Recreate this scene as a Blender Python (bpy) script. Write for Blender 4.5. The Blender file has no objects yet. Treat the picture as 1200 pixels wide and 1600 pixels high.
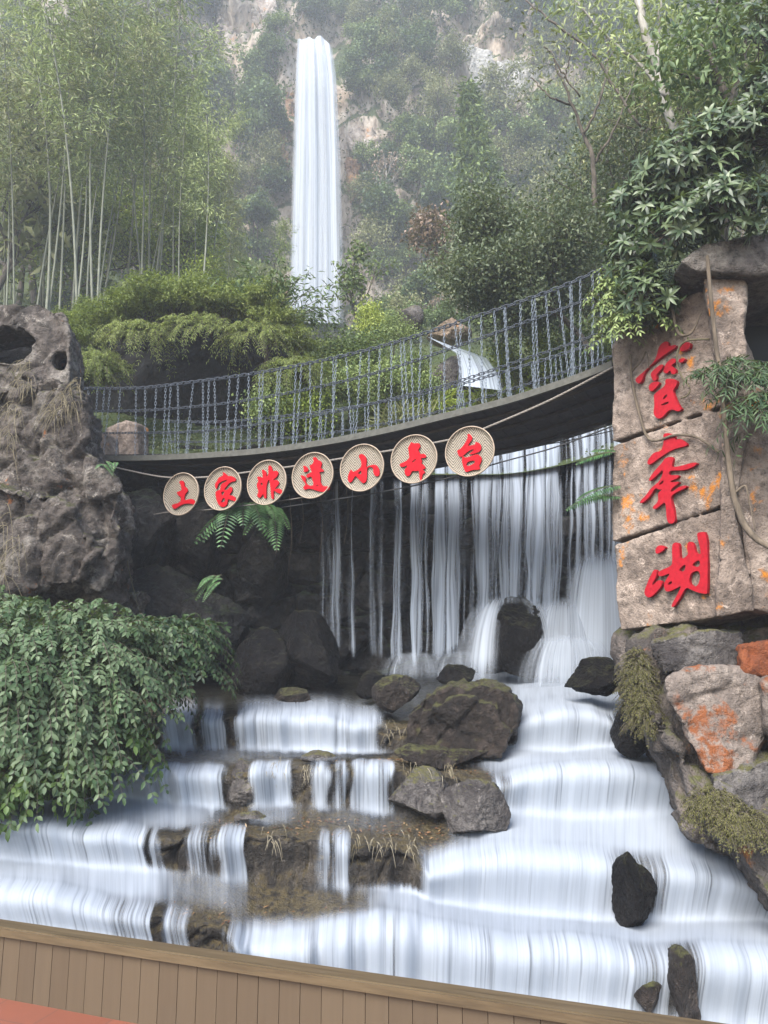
import bpy, bmesh, math, random
import numpy as np
from mathutils import Vector, Matrix
from mathutils.geometry import tessellate_polygon
from mathutils.bvhtree import BVHTree

# ------------------------------------------------------------------ camera, world, sun, exposure
S = bpy.context.scene
COL = S.collection
PITCH = math.radians(10.5); CAMZ = 1.6; FPX = 1202.0
cam_d = bpy.data.cameras.new("camera"); cam = bpy.data.objects.new("camera", cam_d); COL.objects.link(cam)
cam.location = (0, 0, CAMZ); cam.rotation_euler = (math.radians(90) + PITCH, 0, 0)
cam_d.sensor_fit = 'VERTICAL'; cam_d.sensor_height = 36; cam_d.lens = FPX / 1600 * 36
cam_d.clip_start = .05; cam_d.clip_end = 2000
S.camera = cam
SUN_EL, SUN_AZ = math.radians(43), math.radians(206)      # azimuth clockwise from +Y, behind the camera to the left
w = bpy.data.worlds.new("World"); S.world = w; w.use_nodes = True
nt = w.node_tree; bg = nt.nodes['Background']
sky = nt.nodes.new('ShaderNodeTexSky'); sky.sky_type = 'NISHITA'; sky.sun_disc = False
sky.sun_elevation = SUN_EL; sky.sun_rotation = SUN_AZ
nt.links.new(sky.outputs[0], bg.inputs[0]); bg.inputs[1].default_value = .12
sl = bpy.data.lights.new("sun", 'SUN'); sl.energy = 3.0; sl.angle = math.radians(40); sl.color = (1, .96, .9)
so = bpy.data.objects.new("sun", sl); COL.objects.link(so)
sd = Vector((math.sin(SUN_AZ) * math.cos(SUN_EL), math.cos(SUN_AZ) * math.cos(SUN_EL), math.sin(SUN_EL)))
so.rotation_euler = sd.to_track_quat('Z', 'Y').to_euler(); so.location = (0, 0, 40)
S.view_settings.view_transform = 'Standard'; S.view_settings.look = 'None'
S.view_settings.exposure = 1.78; S.view_settings.gamma = 1
cy = S.cycles
cy.use_denoising = True; cy.max_bounces = 7; cy.diffuse_bounces = 3; cy.glossy_bounces = 2; cy.transmission_bounces = 3
cy.transparent_max_bounces = 14; cy.volume_bounces = 3; cy.caustics_reflective = False; cy.caustics_refractive = False
cy.sample_clamp_indirect = 4
HAZE = .0021

# ------------------------------------------------------------------ helpers
cp, sp = math.cos(PITCH), math.sin(PITCH)
def at(px, py, Y):
    """world point seen at a pixel of the 1200x1600 photograph, at world depth Y"""
    px, py, Y = np.broadcast_arrays(np.asarray(px, float), np.asarray(py, float), np.asarray(Y, float))
    h = (px - 600) / FPX; v = (800 - py) / FPX
    t = Y / (cp - v * sp)
    return np.stack([h * t, Y, CAMZ + t * (sp + v * cp)], -1)
def ray(px, py):
    h = (px - 600) / FPX; v = (800 - py) / FPX
    return np.array([h, cp - v * sp, sp + v * cp])
def project(P):
    P = np.asarray(P, float); d = P - np.array([0, 0, CAMZ])
    f = d[..., 1] * cp + d[..., 2] * sp; u = -d[..., 1] * sp + d[..., 2] * cp
    return np.stack([600 + FPX * d[..., 0] / f, 800 - FPX * u / f], -1)

_r0 = np.random.RandomState(7)
_perm = _r0.permutation(256); _perm = np.concatenate([_perm, _perm, _perm])
_g = _r0.normal(size=(256, 3)); _g /= np.linalg.norm(_g, axis=1)[:, None]
def pn(P):
    P = np.asarray(P, float); I = np.floor(P).astype(int); F = P - I; I &= 255
    U = F * F * F * (F * (F * 6 - 15) + 10); out = 0
    for a in (0, 1):
        for b in (0, 1):
            for c in (0, 1):
                h = _perm[_perm[_perm[(I[:, 0] + a) & 255] + ((I[:, 1] + b) & 255)] + ((I[:, 2] + c) & 255)]
                g = _g[h]
                d = g[:, 0] * (F[:, 0] - a) + g[:, 1] * (F[:, 1] - b) + g[:, 2] * (F[:, 2] - c)
                wx = U[:, 0] if a else 1 - U[:, 0]; wy = U[:, 1] if b else 1 - U[:, 1]; wz = U[:, 2] if c else 1 - U[:, 2]
                out = out + d * wx * wy * wz
    return out * 1.6
def fbm(P, o=4, gain=.5):
    s = 0; a = 1.
    for i in range(o):
        s = s + a * pn(np.asarray(P) * (2. ** i) + 17.3 * i); a *= gain
    return s
def ridged(P, o=4):
    s = 0; a = 1.
    for i in range(o):
        s = s + a * (1 - np.abs(pn(np.asarray(P) * (2.1 ** i) + 9.1 * i)) * 2); a *= .5
    return s - 1
def worley(P, seed=0):
    """F1, F2-F1 and a random value of the nearest cell"""
    P = np.asarray(P, float); I = np.floor(P).astype(int); n = len(P)
    f1 = np.full(n, 9.); f2 = np.full(n, 9.); cid = np.zeros(n)
    tab = np.random.RandomState(seed).rand(256, 4)
    for a in (-1, 0, 1):
        for b in (-1, 0, 1):
            for c in (-1, 0, 1):
                J = I + np.array([a, b, c])
                h = _perm[_perm[_perm[J[:, 0] & 255] + (J[:, 1] & 255)] + (J[:, 2] & 255)]
                Q = J + tab[h, :3]; d = np.linalg.norm(Q - P, axis=1)
                m = d < f1
                f2 = np.where(m, f1, np.minimum(f2, d)); cid = np.where(m, tab[h, 3], cid); f1 = np.where(m, d, f1)
    return f1, f2 - f1, cid
def sstep(a, b, x):
    t = np.clip((x - a) / (b - a), 0, 1); return t * t * (3 - 2 * t)
def nrm(A):
    return A / np.maximum(np.linalg.norm(A, axis=-1, keepdims=True), 1e-9)

class G:
    """collects vertices, faces and per-vertex attributes for ONE mesh"""
    def __init__(s): s.V = []; s.F = []; s.n = 0; s.A = {}
    def add(s, V, *Fs, **attr):
        V = np.asarray(V, float).reshape(-1, 3)
        for F in Fs:
            F = np.asarray(F, int)
            if len(F): s.F.append(F + s.n)
        s.V.append(V)
        for k in set(list(s.A) + list(attr)):
            s.A.setdefault(k, [np.zeros(m.shape[0]) for m in s.V[:-1]])
            s.A[k].append(np.broadcast_to(np.asarray(attr.get(k, 0.), float), (len(V),)))
        s.n += len(V); return s
    def mesh(s, name, smooth=True, uv=None):
        me = bpy.data.meshes.new(name)
        V = np.concatenate(s.V) if s.V else np.zeros((0, 3))
        me.vertices.add(len(V)); me.vertices.foreach_set('co', V.astype(np.float32).ravel())
        nl = sum(F.size for F in s.F); npoly = sum(len(F) for F in s.F)
        me.loops.add(nl); me.polygons.add(npoly)
        li = np.concatenate([F.ravel() for F in s.F]); me.loops.foreach_set('vertex_index', li.astype(np.int32))
        tot = np.concatenate([np.full(len(F), F.shape[1]) for F in s.F]); st = np.concatenate([[0], np.cumsum(tot)[:-1]])
        me.polygons.foreach_set('loop_start', st.astype(np.int32))
        me.update(calc_edges=True); me.validate()
        for k, L in s.A.items():
            a = me.attributes.new(k, 'FLOAT', 'POINT'); a.data.foreach_set('value', np.concatenate(L).astype(np.float32))
        me.polygons.foreach_set('use_smooth', np.full(len(me.polygons), bool(smooth)))
        return me
def tag(o, label=None, cat=None, group=None, kind=None):
    if label: o['label'] = label
    if cat: o['category'] = cat
    if group: o['group'] = group
    if kind: o['kind'] = kind
    return o
def thing(name, label, cat, loc=(0, 0, 0), group=None):
    o = bpy.data.objects.new(name, None); COL.objects.link(o); o.location = loc; o.empty_display_size = .2
    return tag(o, label, cat, group)
def obj(name, g, mat, parent=None, smooth=True):
    me = g.mesh(name, smooth) if isinstance(g, G) else g
    o = bpy.data.objects.new(name, me); COL.objects.link(o)
    if mat and not me.materials: me.materials.append(mat)
    if parent:
        o.parent = parent; o.matrix_parent_inverse = Matrix.Translation(-Vector(parent.location))
    return o
def dup(root, loc, rz=0, sc=1, label=None, group=None, tilt=(0, 0)):
    r = root.copy(); COL.objects.link(r); r.location = loc; r.rotation_euler = (tilt[0], tilt[1], rz); r.scale = (sc, sc, sc)
    if label: r['label'] = label
    if group: r['group'] = group
    for ch in root.children:
        c = ch.copy(); COL.objects.link(c); c.parent = r
        for gch in ch.children:
            d = gch.copy(); COL.objects.link(d); d.parent = c
    return r
def grid_faces(nr, nc):
    i = np.arange(nr * nc).reshape(nr, nc)
    return np.stack([i[:-1, :-1], i[:-1, 1:], i[1:, 1:], i[1:, :-1]], -1).reshape(-1, 4)
def tube(g, P, R, k=6, cap=True, **attr):
    P = np.asarray(P, float); n = len(P); R = np.broadcast_to(np.asarray(R, float), (n,))
    T = np.gradient(P, axis=0); T = nrm(T)
    ref = np.array([0, 0, 1.]) if abs(T[0, 2]) < .9 else np.array([1., 0, 0])
    A = nrm(np.cross(T, ref)); B = np.cross(T, A)
    a = np.arange(k) * 2 * math.pi / k
    V = P[:, None] + R[:, None, None] * (A[:, None] * np.cos(a)[None, :, None] + B[:, None] * np.sin(a)[None, :, None])
    i = np.arange(n * k).reshape(n, k); j = np.roll(i, -1, 1)
    Q = np.stack([i[:-1], j[:-1], j[1:], i[1:]], -1).reshape(-1, 4)
    V = V.reshape(-1, 3)
    if cap:
        V = np.concatenate([V, P[:1], P[-1:]]); c0, c1 = n * k, n * k + 1
        tr = np.concatenate([np.stack([j[0], i[0], np.full(k, c0)], -1), np.stack([i[-1], j[-1], np.full(k, c1)], -1)])
        g.add(V, Q, tr, **attr)
    else: g.add(V, Q, **attr)
def spline(P, n):
    P = np.asarray(P, float); m = len(P); t = np.linspace(0, m - 1, n); i = np.clip(t.astype(int), 0, m - 2); f = (t - i)[:, None]
    Q = np.concatenate([2 * P[:1] - P[1:2], P, 2 * P[-1:] - P[-2:-1]])
    a, b, c, d = Q[i], Q[i + 1], Q[i + 2], Q[i + 3]
    return .5 * (2 * b + (c - a) * f + (2 * a - 5 * b + 4 * c - d) * f ** 2 + (3 * b - a - 3 * c + d) * f ** 3)
def box(g, c, s, R=None):
    c = np.asarray(c, float); s = np.asarray(s, float) / 2
    V = np.array([[x, y, z] for x in (-1, 1) for y in (-1, 1) for z in (-1, 1)], float) * s
    if R is not None: V = V @ np.asarray(R).T
    g.add(V + c, [[0, 1, 3, 2], [4, 6, 7, 5], [0, 4, 5, 1], [2, 3, 7, 6], [0, 2, 6, 4], [1, 5, 7, 3]])
def leafs(g, C, D, N, L, W, rng, detail=False, droop=.12, fold=.18):
    C = np.asarray(C, float); n = len(C); D = nrm(D); N = nrm(N - D * (N * D).sum(1, keepdims=True)); Sd = np.cross(D, N)
    L = np.broadcast_to(np.asarray(L, float), (n,))[:, None]; W = np.broadcast_to(np.asarray(W, float), (n,))[:, None]
    i = np.arange(n)[:, None]
    rnd = rng.rand(n)
    if not detail:
        V = np.stack([C, C + D * L * .45 + Sd * W * .5 + N * W * fold, C + D * L - N * L * droop, C + D * L * .45 - Sd * W * .5 + N * W * fold], 1)
        F = np.concatenate([i * 4 + np.array([[0, 1, 2]]), i * 4 + np.array([[0, 2, 3]])])
        g.add(V.reshape(-1, 3), F, rnd=np.repeat(rnd, 4)); return
    m1 = C + D * L * .33 - N * L * droop * .1; m2 = C + D * L * .68 - N * L * droop * .45; tip = C + D * L - N * L * droop
    V = np.stack([C, m1 + Sd * W * .46 + N * W * fold, m1, m1 - Sd * W * .46 + N * W * fold,
                  m2 + Sd * W * .4 + N * W * fold, m2, m2 - Sd * W * .4 + N * W * fold, tip], 1)
    T = [[0, 2, 1], [0, 3, 2], [1, 2, 5], [1, 5, 4], [2, 3, 6], [2, 6, 5], [4, 5, 7], [5, 6, 7]]
    F = np.concatenate([i * 8 + np.array([t]) for t in T])
    g.add(V.reshape(-1, 3), F, rnd=np.repeat(rnd, 8))
def rdir(rng, n, up=0.):
    d = rng.normal(size=(n, 3)); d[:, 2] += up; return nrm(d)

# remeshed rock solids ------------------------------------------------
def prism(front, holes, back_vec, g):
    """closed solid: polygon (with holes) of 3-D points pushed along back_vec"""
    loops = [[Vector(p) for p in front]] + [[Vector(p) for p in h] for h in holes]
    P = np.array([list(p) for L in loops for p in L]); n = len(P)
    tri = np.array([list(t) for t in tessellate_polygon(loops)])
    bv = np.asarray(back_vec, float)
    a, b, c = P[tri[:, 0]], P[tri[:, 1]], P[tri[:, 2]]
    flip = (np.cross(b - a, c - a) @ bv) > 0
    tri[flip] = tri[flip][:, ::-1]
    V = np.concatenate([P, P + bv]); Fq = []; k = 0
    nv = np.cross(P[tri[0, 1]] - P[tri[0, 0]], P[tri[0, 2]] - P[tri[0, 0]])
    for li, L in enumerate(loops):
        m = len(L); Q = P[k:k + m]
        area = sum(np.cross(Q[j], Q[(j + 1) % m]) @ nv for j in range(m))
        for j in range(m):
            p, q = k + j, k + (j + 1) % m
            f = [p, p + n, q + n, q]
            if (area < 0) != (li > 0): f = f[::-1]
            Fq.append(f)
        k += m
    g.add(V, tri, tri[:, ::-1] + n, Fq)
def remesh(g, voxel):
    me = g.mesh('tmp', False); o = bpy.data.objects.new('tmp', me); COL.objects.link(o)
    m = o.modifiers.new('r', 'REMESH'); m.mode = 'VOXEL'; m.voxel_size = voxel
    dg = bpy.context.evaluated_depsgraph_get(); e = o.evaluated_get(dg); em = e.to_mesh()
    n = len(em.vertices); V = np.empty(n * 3, np.float32); em.vertices.foreach_get('co', V); V = V.reshape(-1, 3).astype(float)
    N = np.empty(n * 3, np.float32); em.vertex_normals.foreach_get('vector', N); N = N.reshape(-1, 3).astype(float)
    q = np.empty(len(em.loops), np.int32); em.loops.foreach_get('vertex_index', q)
    tot = np.empty(len(em.polygons), np.int32); em.polygons.foreach_get('loop_total', tot)
    F = []; 
    if (tot == 4).all(): F.append(q.reshape(-1, 4))
    else:
        st = np.concatenate([[0], np.cumsum(tot)[:-1]])
        for kk in (3, 4):
            s_ = st[tot == kk]
            if len(s_): F.append(q[s_[:, None] + np.arange(kk)])
    e.to_mesh_clear(); bpy.data.objects.remove(o); bpy.data.meshes.remove(me)
    return V, N, F
def smooth_v(V, F, it=1):
    for _ in range(it):
        acc = np.zeros_like(V); cnt = np.zeros(len(V))
        for f in F:
            k = f.shape[1]
            for j in range(k):
                np.add.at(acc, f[:, j], V[f[:, (j + 1) % k]]); np.add.at(cnt, f[:, j], 1)
        V = .5 * V + .5 * acc / np.maximum(cnt, 1)[:, None]
    return V
def rocky(g, voxel=.05, amp=.12, freq=.9, fine=.02, sm=3, cell=0, cellf=1.2, stretch=(1, 1, 1)):
    V, N, F = remesh(g, voxel); V = smooth_v(V, F, sm)
    Q = V * np.array(stretch)
    d = amp * fbm(Q * freq, 4) + fine * ridged(Q * 5, 3)
    if cell:
        f1, e, cid = worley(Q * cellf + .3 * fbm(Q * 1.5, 2)[:, None], 3)
        d = d + cell * (cid - .5) - cell * .6 * (1 - sstep(0, .14, e))
    o = G(); o.add(V + N * d[:, None], *F); return o
def boulder(size, seed, cuts=9, sub=5, amp=.07, fine=.015, flat=.0, ang=0.):
    rng = np.random.RandomState(seed)
    bm = bmesh.new(); bmesh.ops.create_icosphere(bm, subdivisions=sub, radius=1)
    V = np.array([v.co[:] for v in bm.verts]); F = np.array([[v.index for v in f.verts] for f in bm.faces]); bm.free()
    for _ in range(cuts):
        n = rdir(rng, 1)[0]; d = rng.uniform(.55 - .1 * ang, .85 - .12 * ang); k = V @ n - d; V = V - np.outer(np.maximum(k, 0) * (.93 + .07 * ang), n)
    if flat: V[:, 2] = np.where(V[:, 2] < -flat, -flat, V[:, 2])
    ext = np.maximum(V.max(0), -V.min(0)); V = V / ext * np.asarray(size)
    sc = float(np.mean(size)); off = rng.rand(3) * 50
    d = sc * (amp * fbm(V / sc * 1.3 + off, 4) + fine * ridged(V / sc * 6 + off, 3))
    g = G(); g.add(V + nrm(V / np.asarray(size)) * d[:, None], F); return g
def shift(g, loc, rz=0):
    c, s = math.cos(rz), math.sin(rz); R = np.array([[c, -s, 0], [s, c, 0], [0, 0, 1]])
    g.V = [v @ R.T + np.asarray(loc) for v in g.V]; return g

# ------------------------------------------------------------------ materials
class NT:
    def __init__(s, name):
        s.m = bpy.data.materials.new(name); s.m.use_nodes = True; s.t = s.m.node_tree; s.t.nodes.clear()
        s.out = s.n('ShaderNodeOutputMaterial')
    def n(s, t, **kw):
        x = s.t.nodes.new(t)
        for k, v in kw.items():
            if hasattr(x, k) and k not in ('Scale',): setattr(x, k, v)
        return x
    def l(s, a, b): s.t.links.new(a, b)
    def put(s, sock, v):
        if hasattr(v, 'is_output') or isinstance(v, bpy.types.NodeSocket): s.l(v, sock)
        elif isinstance(v, (tuple, list)) and len(v) == 3 and sock.type == 'RGBA': sock.default_value = (*v, 1)
        else: sock.default_value = v
    def math(s, op, a, b=None, clamp=False):
        x = s.n('ShaderNodeMath', operation=op, use_clamp=clamp); s.put(x.inputs[0], a)
        if b is not None: s.put(x.inputs[1], b)
        return x.outputs[0]
    def mix(s, f, a, b, mode='MIX'):
        x = s.n('ShaderNodeMix', data_type='RGBA', blend_type=mode); s.put(x.inputs[0], f); s.put(x.inputs[6], a); s.put(x.inputs[7], b); return x.outputs[2]
    def noise(s, vec, scale, detail=4, rough=.55, dist=0):
        x = s.n('ShaderNodeTexNoise'); s.l(vec, x.inputs['Vector']); x.inputs['Scale'].default_value = scale
        x.inputs['Detail'].default_value = detail; x.inputs['Roughness'].default_value = rough; x.inputs['Distortion'].default_value = dist
        return x.outputs[0]
    def voro(s, vec, scale, feature='F1'):
        x = s.n('ShaderNodeTexVoronoi', feature=feature); s.l(vec, x.inputs['Vector']); x.inputs['Scale'].default_value = scale; return x.outputs[0]
    def ramp(s, f, stops, interp='LINEAR'):
        x = s.n('ShaderNodeValToRGB'); s.l(f, x.inputs[0]); r = x.color_ramp; r.interpolation = interp
        while len(r.elements) < len(stops): r.elements.new(.5)
        for e, (p, c) in zip(r.elements, stops): e.position = p; e.color = (*c, 1) if len(c) == 3 else c
        return x.outputs[0]
    def sm(s, f, a, b):
        x = s.n('ShaderNodeMapRange', interpolation_type='SMOOTHSTEP'); s.put(x.inputs[0], f); x.inputs[1].default_value = a; x.inputs[2].default_value = b; return x.outputs[0]
    def mapv(s, vec, scale=(1, 1, 1), rot=(0, 0, 0)):
        x = s.n('ShaderNodeMapping'); s.l(vec, x.inputs[0]); x.inputs['Scale'].default_value = scale; x.inputs['Rotation'].default_value = rot; return x.outputs[0]
    def pos(s): return s.n('ShaderNodeNewGeometry').outputs['Position']
    def objv(s): return s.n('ShaderNodeTexCoord').outputs['Object']
    def attr(s, name): return s.n('ShaderNodeAttribute', attribute_name=name).outputs['Fac']
    def bump(s, h, strength=.5, dist=.03):
        x = s.n('ShaderNodeBump'); s.l(h, x.inputs['Height']); x.inputs['Strength'].default_value = strength; x.inputs['Distance'].default_value = dist; return x.outputs[0]
    def bsdf(s, color, rough=.8, normal=None, metal=0, spec=.4):
        x = s.n('ShaderNodeBsdfPrincipled'); s.put(x.inputs['Base Color'], color); s.put(x.inputs['Roughness'], rough); x.inputs['Metallic'].default_value = metal
        x.inputs['Specular IOR Level'].default_value = spec
        if normal is not None: s.l(normal, x.inputs['Normal'])
        return x
    def done(s, sh): s.l(sh.outputs[0] if hasattr(sh, 'outputs') else sh, s.out.inputs[0]); return s.m

def rock_mat(name, dark, mid, light, rough=.8, scale=1., lichen=0, orange=(.45, .17, .03), moss=0, mosscol=(.06, .075, .02), speck=.5, bumpd=.04, strata=0, wet=0, spec=.28):
    t = NT(name); p = t.objv(); ps = t.mapv(p, (1, 1, 1 + strata))
    n1 = t.noise(ps, 1.3 * scale, 6, .62, .4); n2 = t.noise(ps, 9 * scale, 5, .65); n3 = t.noise(p, 45 * scale, 3, .7)
    base = t.ramp(n1, [(.3, dark), (.5, mid), (.7, light)])
    base = t.mix(t.math('MULTIPLY', t.sm(n2, .42, .68), speck), base, dark)
    base = t.mix(t.math('MULTIPLY', t.sm(n3, .55, .7), speck * .8), base, tuple(c * .45 for c in dark))
    sp1 = t.sm(t.voro(p, 26 * scale), .32, .12); base = t.mix(t.math('MULTIPLY', t.math('MULTIPLY', sp1, t.sm(n2, .5, .62)), speck * .9), base, tuple(c * .4 for c in dark))
    pale = t.math('MULTIPLY', t.sm(t.noise(p, 3.7 * scale, 6, .72, .6), .56, .66), t.sm(n3, .38, .58)); base = t.mix(t.math('MULTIPLY', pale, .75 * speck), base, tuple(min(.7, c * 1.55) for c in light))
    if lichen:
        l = t.math('MULTIPLY', t.sm(t.noise(p, 2.1 * scale, 5, .6, .3), .66 - .2 * lichen, .74 - .2 * lichen), t.sm(n2, .3, .55))
        base = t.mix(l, base, t.mix(n3, orange, tuple(min(1, c * 1.7) for c in orange)))
    nz = t.n('ShaderNodeSeparateXYZ'); t.l(t.n('ShaderNodeNewGeometry').outputs['Normal'], nz.inputs[0])
    if moss:
        mm = t.math('MULTIPLY', t.sm(t.math('ADD', nz.outputs[2], t.math('MULTIPLY', n1, .8)), 1.15 - .5 * moss, 1.45 - .5 * moss), t.sm(n2, .35, .6))
        base = t.mix(mm, base, t.mix(n3, mosscol, tuple(c * 2 for c in mosscol)))
    h = t.math('ADD', t.math('MULTIPLY', n2, 1.), t.math('MULTIPLY', n3, .35)); h = t.math('ADD', h, t.math('MULTIPLY', n1, 1.2))
    r = t.math('SUBTRACT', rough, t.math('MULTIPLY', t.sm(n1, .35, .65), wet))
    return t.done(t.bsdf(base, r, t.bump(h, 1., bumpd * 1.6), spec=spec))
def leaf_mat(name, stops, trans=.3, rough=.5, var=.5, spec=.3):
    t = NT(name); a = t.attr('rnd')
    oi = t.n('ShaderNodeObjectInfo').outputs['Random']
    big = t.noise(t.pos(), .35, 3, .6)
    f = t.math('ADD', t.math('MULTIPLY', a, 1 - var * .5), t.math('MULTIPLY', t.math('SUBTRACT', t.math('ADD', oi, big), 1.), var)); 
    f = t.math('ADD', f, var * .25, True)
    c = t.ramp(f, [(i / (len(stops) - 1), s) for i, s in enumerate(stops)])
    b = t.bsdf(c, rough, spec=spec); tr = t.n('ShaderNodeBsdfTranslucent'); t.l(t.mix(.5, c, (.16, .2, .02)), tr.inputs[0])
    m = t.n('ShaderNodeMixShader'); m.inputs[0].default_value = trans; t.l(b.outputs[0], m.inputs[1]); t.l(tr.outputs[0], m.inputs[2])
    return t.done(m)
def bark_mat(name, a, b):
    t = NT(name); p = t.objv(); n = t.noise(t.mapv(p, (6, 6, 1.5)), 3, 5, .6)
    return t.done(t.bsdf(t.ramp(n, [(.3, a), (.7, b)]), .9, t.bump(n, .6, .02)))
def flat_mat(name, c, rough=.7, metal=0, var=.3, scale=8, bumpd=.005, spec=.4):
    t = NT(name); p = t.objv(); n = t.noise(p, scale, 5, .65)
    return t.done(t.bsdf(t.ramp(n, [(.25, tuple(x * (1 - var) for x in c)), (.75, tuple(min(1, x * (1 + var)) for x in c))]), rough, t.bump(n, .5, bumpd), metal, spec))
def water_mat(name, su=6., sv=.25, hi=.97, col=(.42, .46, .52), var=1.15, lo=.3, up=1.0, fine=.45):
    """long-exposure water: silky strands; alpha from the 'dens' attribute and streaks drawn out along the flow"""
    t = NT(name)
    u, v, d = t.attr('fu'), t.attr('fv'), t.attr('dens')
    cv = t.n('ShaderNodeCombineXYZ'); t.l(u, cv.inputs[0]); t.l(v, cv.inputs[1])
    n1 = t.noise(t.mapv(cv.outputs[0], (su, sv, 1)), 1, 2, .6); n2 = t.noise(t.mapv(cv.outputs[0], (su * 4.3, sv * 1.6, 1)), 1, 3, .6)
    n = t.math('ADD', t.math('MULTIPLY', t.math('SUBTRACT', n1, .5), 2.2 * (1 - fine)), t.math('MULTIPLY', t.math('SUBTRACT', n2, .5), 2.2 * fine))
    e = t.math('ADD', d, t.math('MULTIPLY', t.math('MULTIPLY', n, var), t.math('SUBTRACT', 1., t.math('MULTIPLY', t.attr('tread'), .8))))
    al = t.math('MULTIPLY', t.sm(e, lo, up), hi)
    al = t.math('MULTIPLY', al, t.sm(d, 0.02, .3))
    c = t.mix(t.sm(n, -.5, .3), tuple(x * .84 for x in col), col)
    di = t.n('ShaderNodeBsdfDiffuse'); t.l(c, di.inputs[0]); tl = t.n('ShaderNodeBsdfTranslucent'); t.l(c, tl.inputs[0])
    m1 = t.n('ShaderNodeMixShader'); m1.inputs[0].default_value = .4; t.l(di.outputs[0], m1.inputs[1]); t.l(tl.outputs[0], m1.inputs[2])
    tp = t.n('ShaderNodeBsdfTransparent'); m2 = t.n('ShaderNodeMixShader'); t.l(al, m2.inputs[0]); t.l(tp.outputs[0], m2.inputs[1]); t.l(m1.outputs[0], m2.inputs[2])
    return t.done(m2)

# ------------------------------------------------------------------ terraces of the stream (setting)
def pl(tab, px): 
    tab = np.array(tab, float); return np.interp(px, tab[:, 0], tab[:, 1])
LIPA = [(-120, 1124), (240, 1120), (330, 1126), (400, 1120), (500, 1124), (580, 1134), (630, 1134), (800, 1134), (830, 1124), (880, 1112), (925, 1116), (950, 1128), (1060, 1120), (1300, 1110)]
FTA = [(-120, 1176), (240, 1178), (400, 1180), (580, 1186), (800, 1178), (880, 1184), (945, 1176), (1300, 1174)]
LIPB = [(-120, 1236), (60, 1236), (190, 1218), (260, 1206), (350, 1210), (430, 1200), (600, 1200), (780, 1226), (830, 1208), (900, 1198), (980, 1200), (1040, 1214), (1100, 1225), (1300, 1215)]
FTB = [(-120, 1270), (190, 1258), (350, 1272), (450, 1268), (600, 1280), (780, 1276), (900, 1288), (1050, 1280), (1300, 1290)]
LIPC = [(-120, 1304), (0, 1290), (80, 1288), (140, 1302), (190, 1300), (240, 1312), (450, 1306), (640, 1326), (670, 1362), (720, 1344), (800, 1334), (900, 1338), (1000, 1352), (1100, 1358), (1190, 1390), (1300, 1400)]
FTC = [(-120, 1352), (0, 1354), (140, 1366), (230, 1370), (450, 1392), (640, 1404), (680, 1422), (800, 1438), (930, 1450), (1190, 1450), (1300, 1470)]
LIPD = [(-120, 1392), (0, 1388), (90, 1396), (170, 1418), (230, 1428), (350, 1446), (385, 1478), (480, 1466), (590, 1440), (650, 1444), (800, 1476), (900, 1472), (1000, 1494), (1100, 1486), (1300, 1505)]
FTD = [(-120, 1470), (170, 1490), (370, 1520), (430, 1570), (700, 1590), (990, 1612), (1300, 1650)]
def yj(px, seed, a): return a * fbm(np.stack([px / 70., np.full_like(px, seed), np.full_like(px, .3)], -1), 3)
def rows(px):
    """the stream bed's main lines, from the pool under the falls down to the basin: list of (n,3)"""
    px = np.asarray(px, float)
    calm = 1 - .75 * np.maximum(sstep(640, 720, px), 1 - sstep(180, 260, px))
    R = [at(px, 1050 + 0 * px, 13.0)]
    for k, (lp, ft, Y) in enumerate([(LIPA, FTA, 9.0), (LIPB, FTB, 7.9), (LIPC, FTC, 7.0), (LIPD, FTD, 6.25)]):
        Yl = Y + yj(px, k + 1.7, .16) * calm + (-.12 if k == 0 else 0) * sstep(780, 860, px)
        jl = 5 * calm * fbm(np.stack([px / 38., np.full_like(px, k + 8.), np.full_like(px, .7)], -1), 3)
        L = at(px, pl(lp, px) + jl, Yl); Fo = at(px, pl(ft, px), Yl - .1)
        R += [L, Fo]
    e = R[-1].copy(); e[:, 1] = 2.4; e[:, 0] *= 2.4 / R[-1][:, 1]; e[:, 2] -= .15; R.append(e)
    return R
NR = [34, 15, 20, 15, 18, 15, 18, 15, 20]
def bed(px, lift=0., rnd_lip=0.):
    """full grid over the rows; also returns the row kind (0 tread, 1 riser) and the segment parameter"""
    R = rows(px); out = []; kind = []; par = []
    for s in range(9):
        n = NR[s]; riser = s % 2 == 1
        for j in range(n):
            f = j / n
            P = R[s] * (1 - f) + R[s + 1] * f
            if riser:   # rounded lip, then a drop that bulges outwards
                P = P.copy(); g_ = f ** 1.6
                P[:, 2] = R[s][:, 2] * (1 - g_) + R[s + 1][:, 2] * g_
                P[:, 1] -= lift * 1.6 * math.sin(math.pi * f ** .7) * 1.0
                P[:, 1] -= .05 * math.sin(math.pi * min(1, f * 1.4))
            P = P + np.array([0, -.25 * lift if riser else 0, lift])
            out.append(P); kind.append(s); par.append(f)
    return np.stack(out), np.array(kind), np.array(par)
def dens_row(px, spans, soft=10.):
    d = np.zeros_like(px)
    for a, b, v in spans:
        so_ = soft * (2.6 if b - a > 120 else 1.)
        d = np.maximum(d, v * sstep(a - so_, a + so_ * .6, px) * (1 - sstep(b - so_ * .6, b + so_, px)))
    return d
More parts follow.
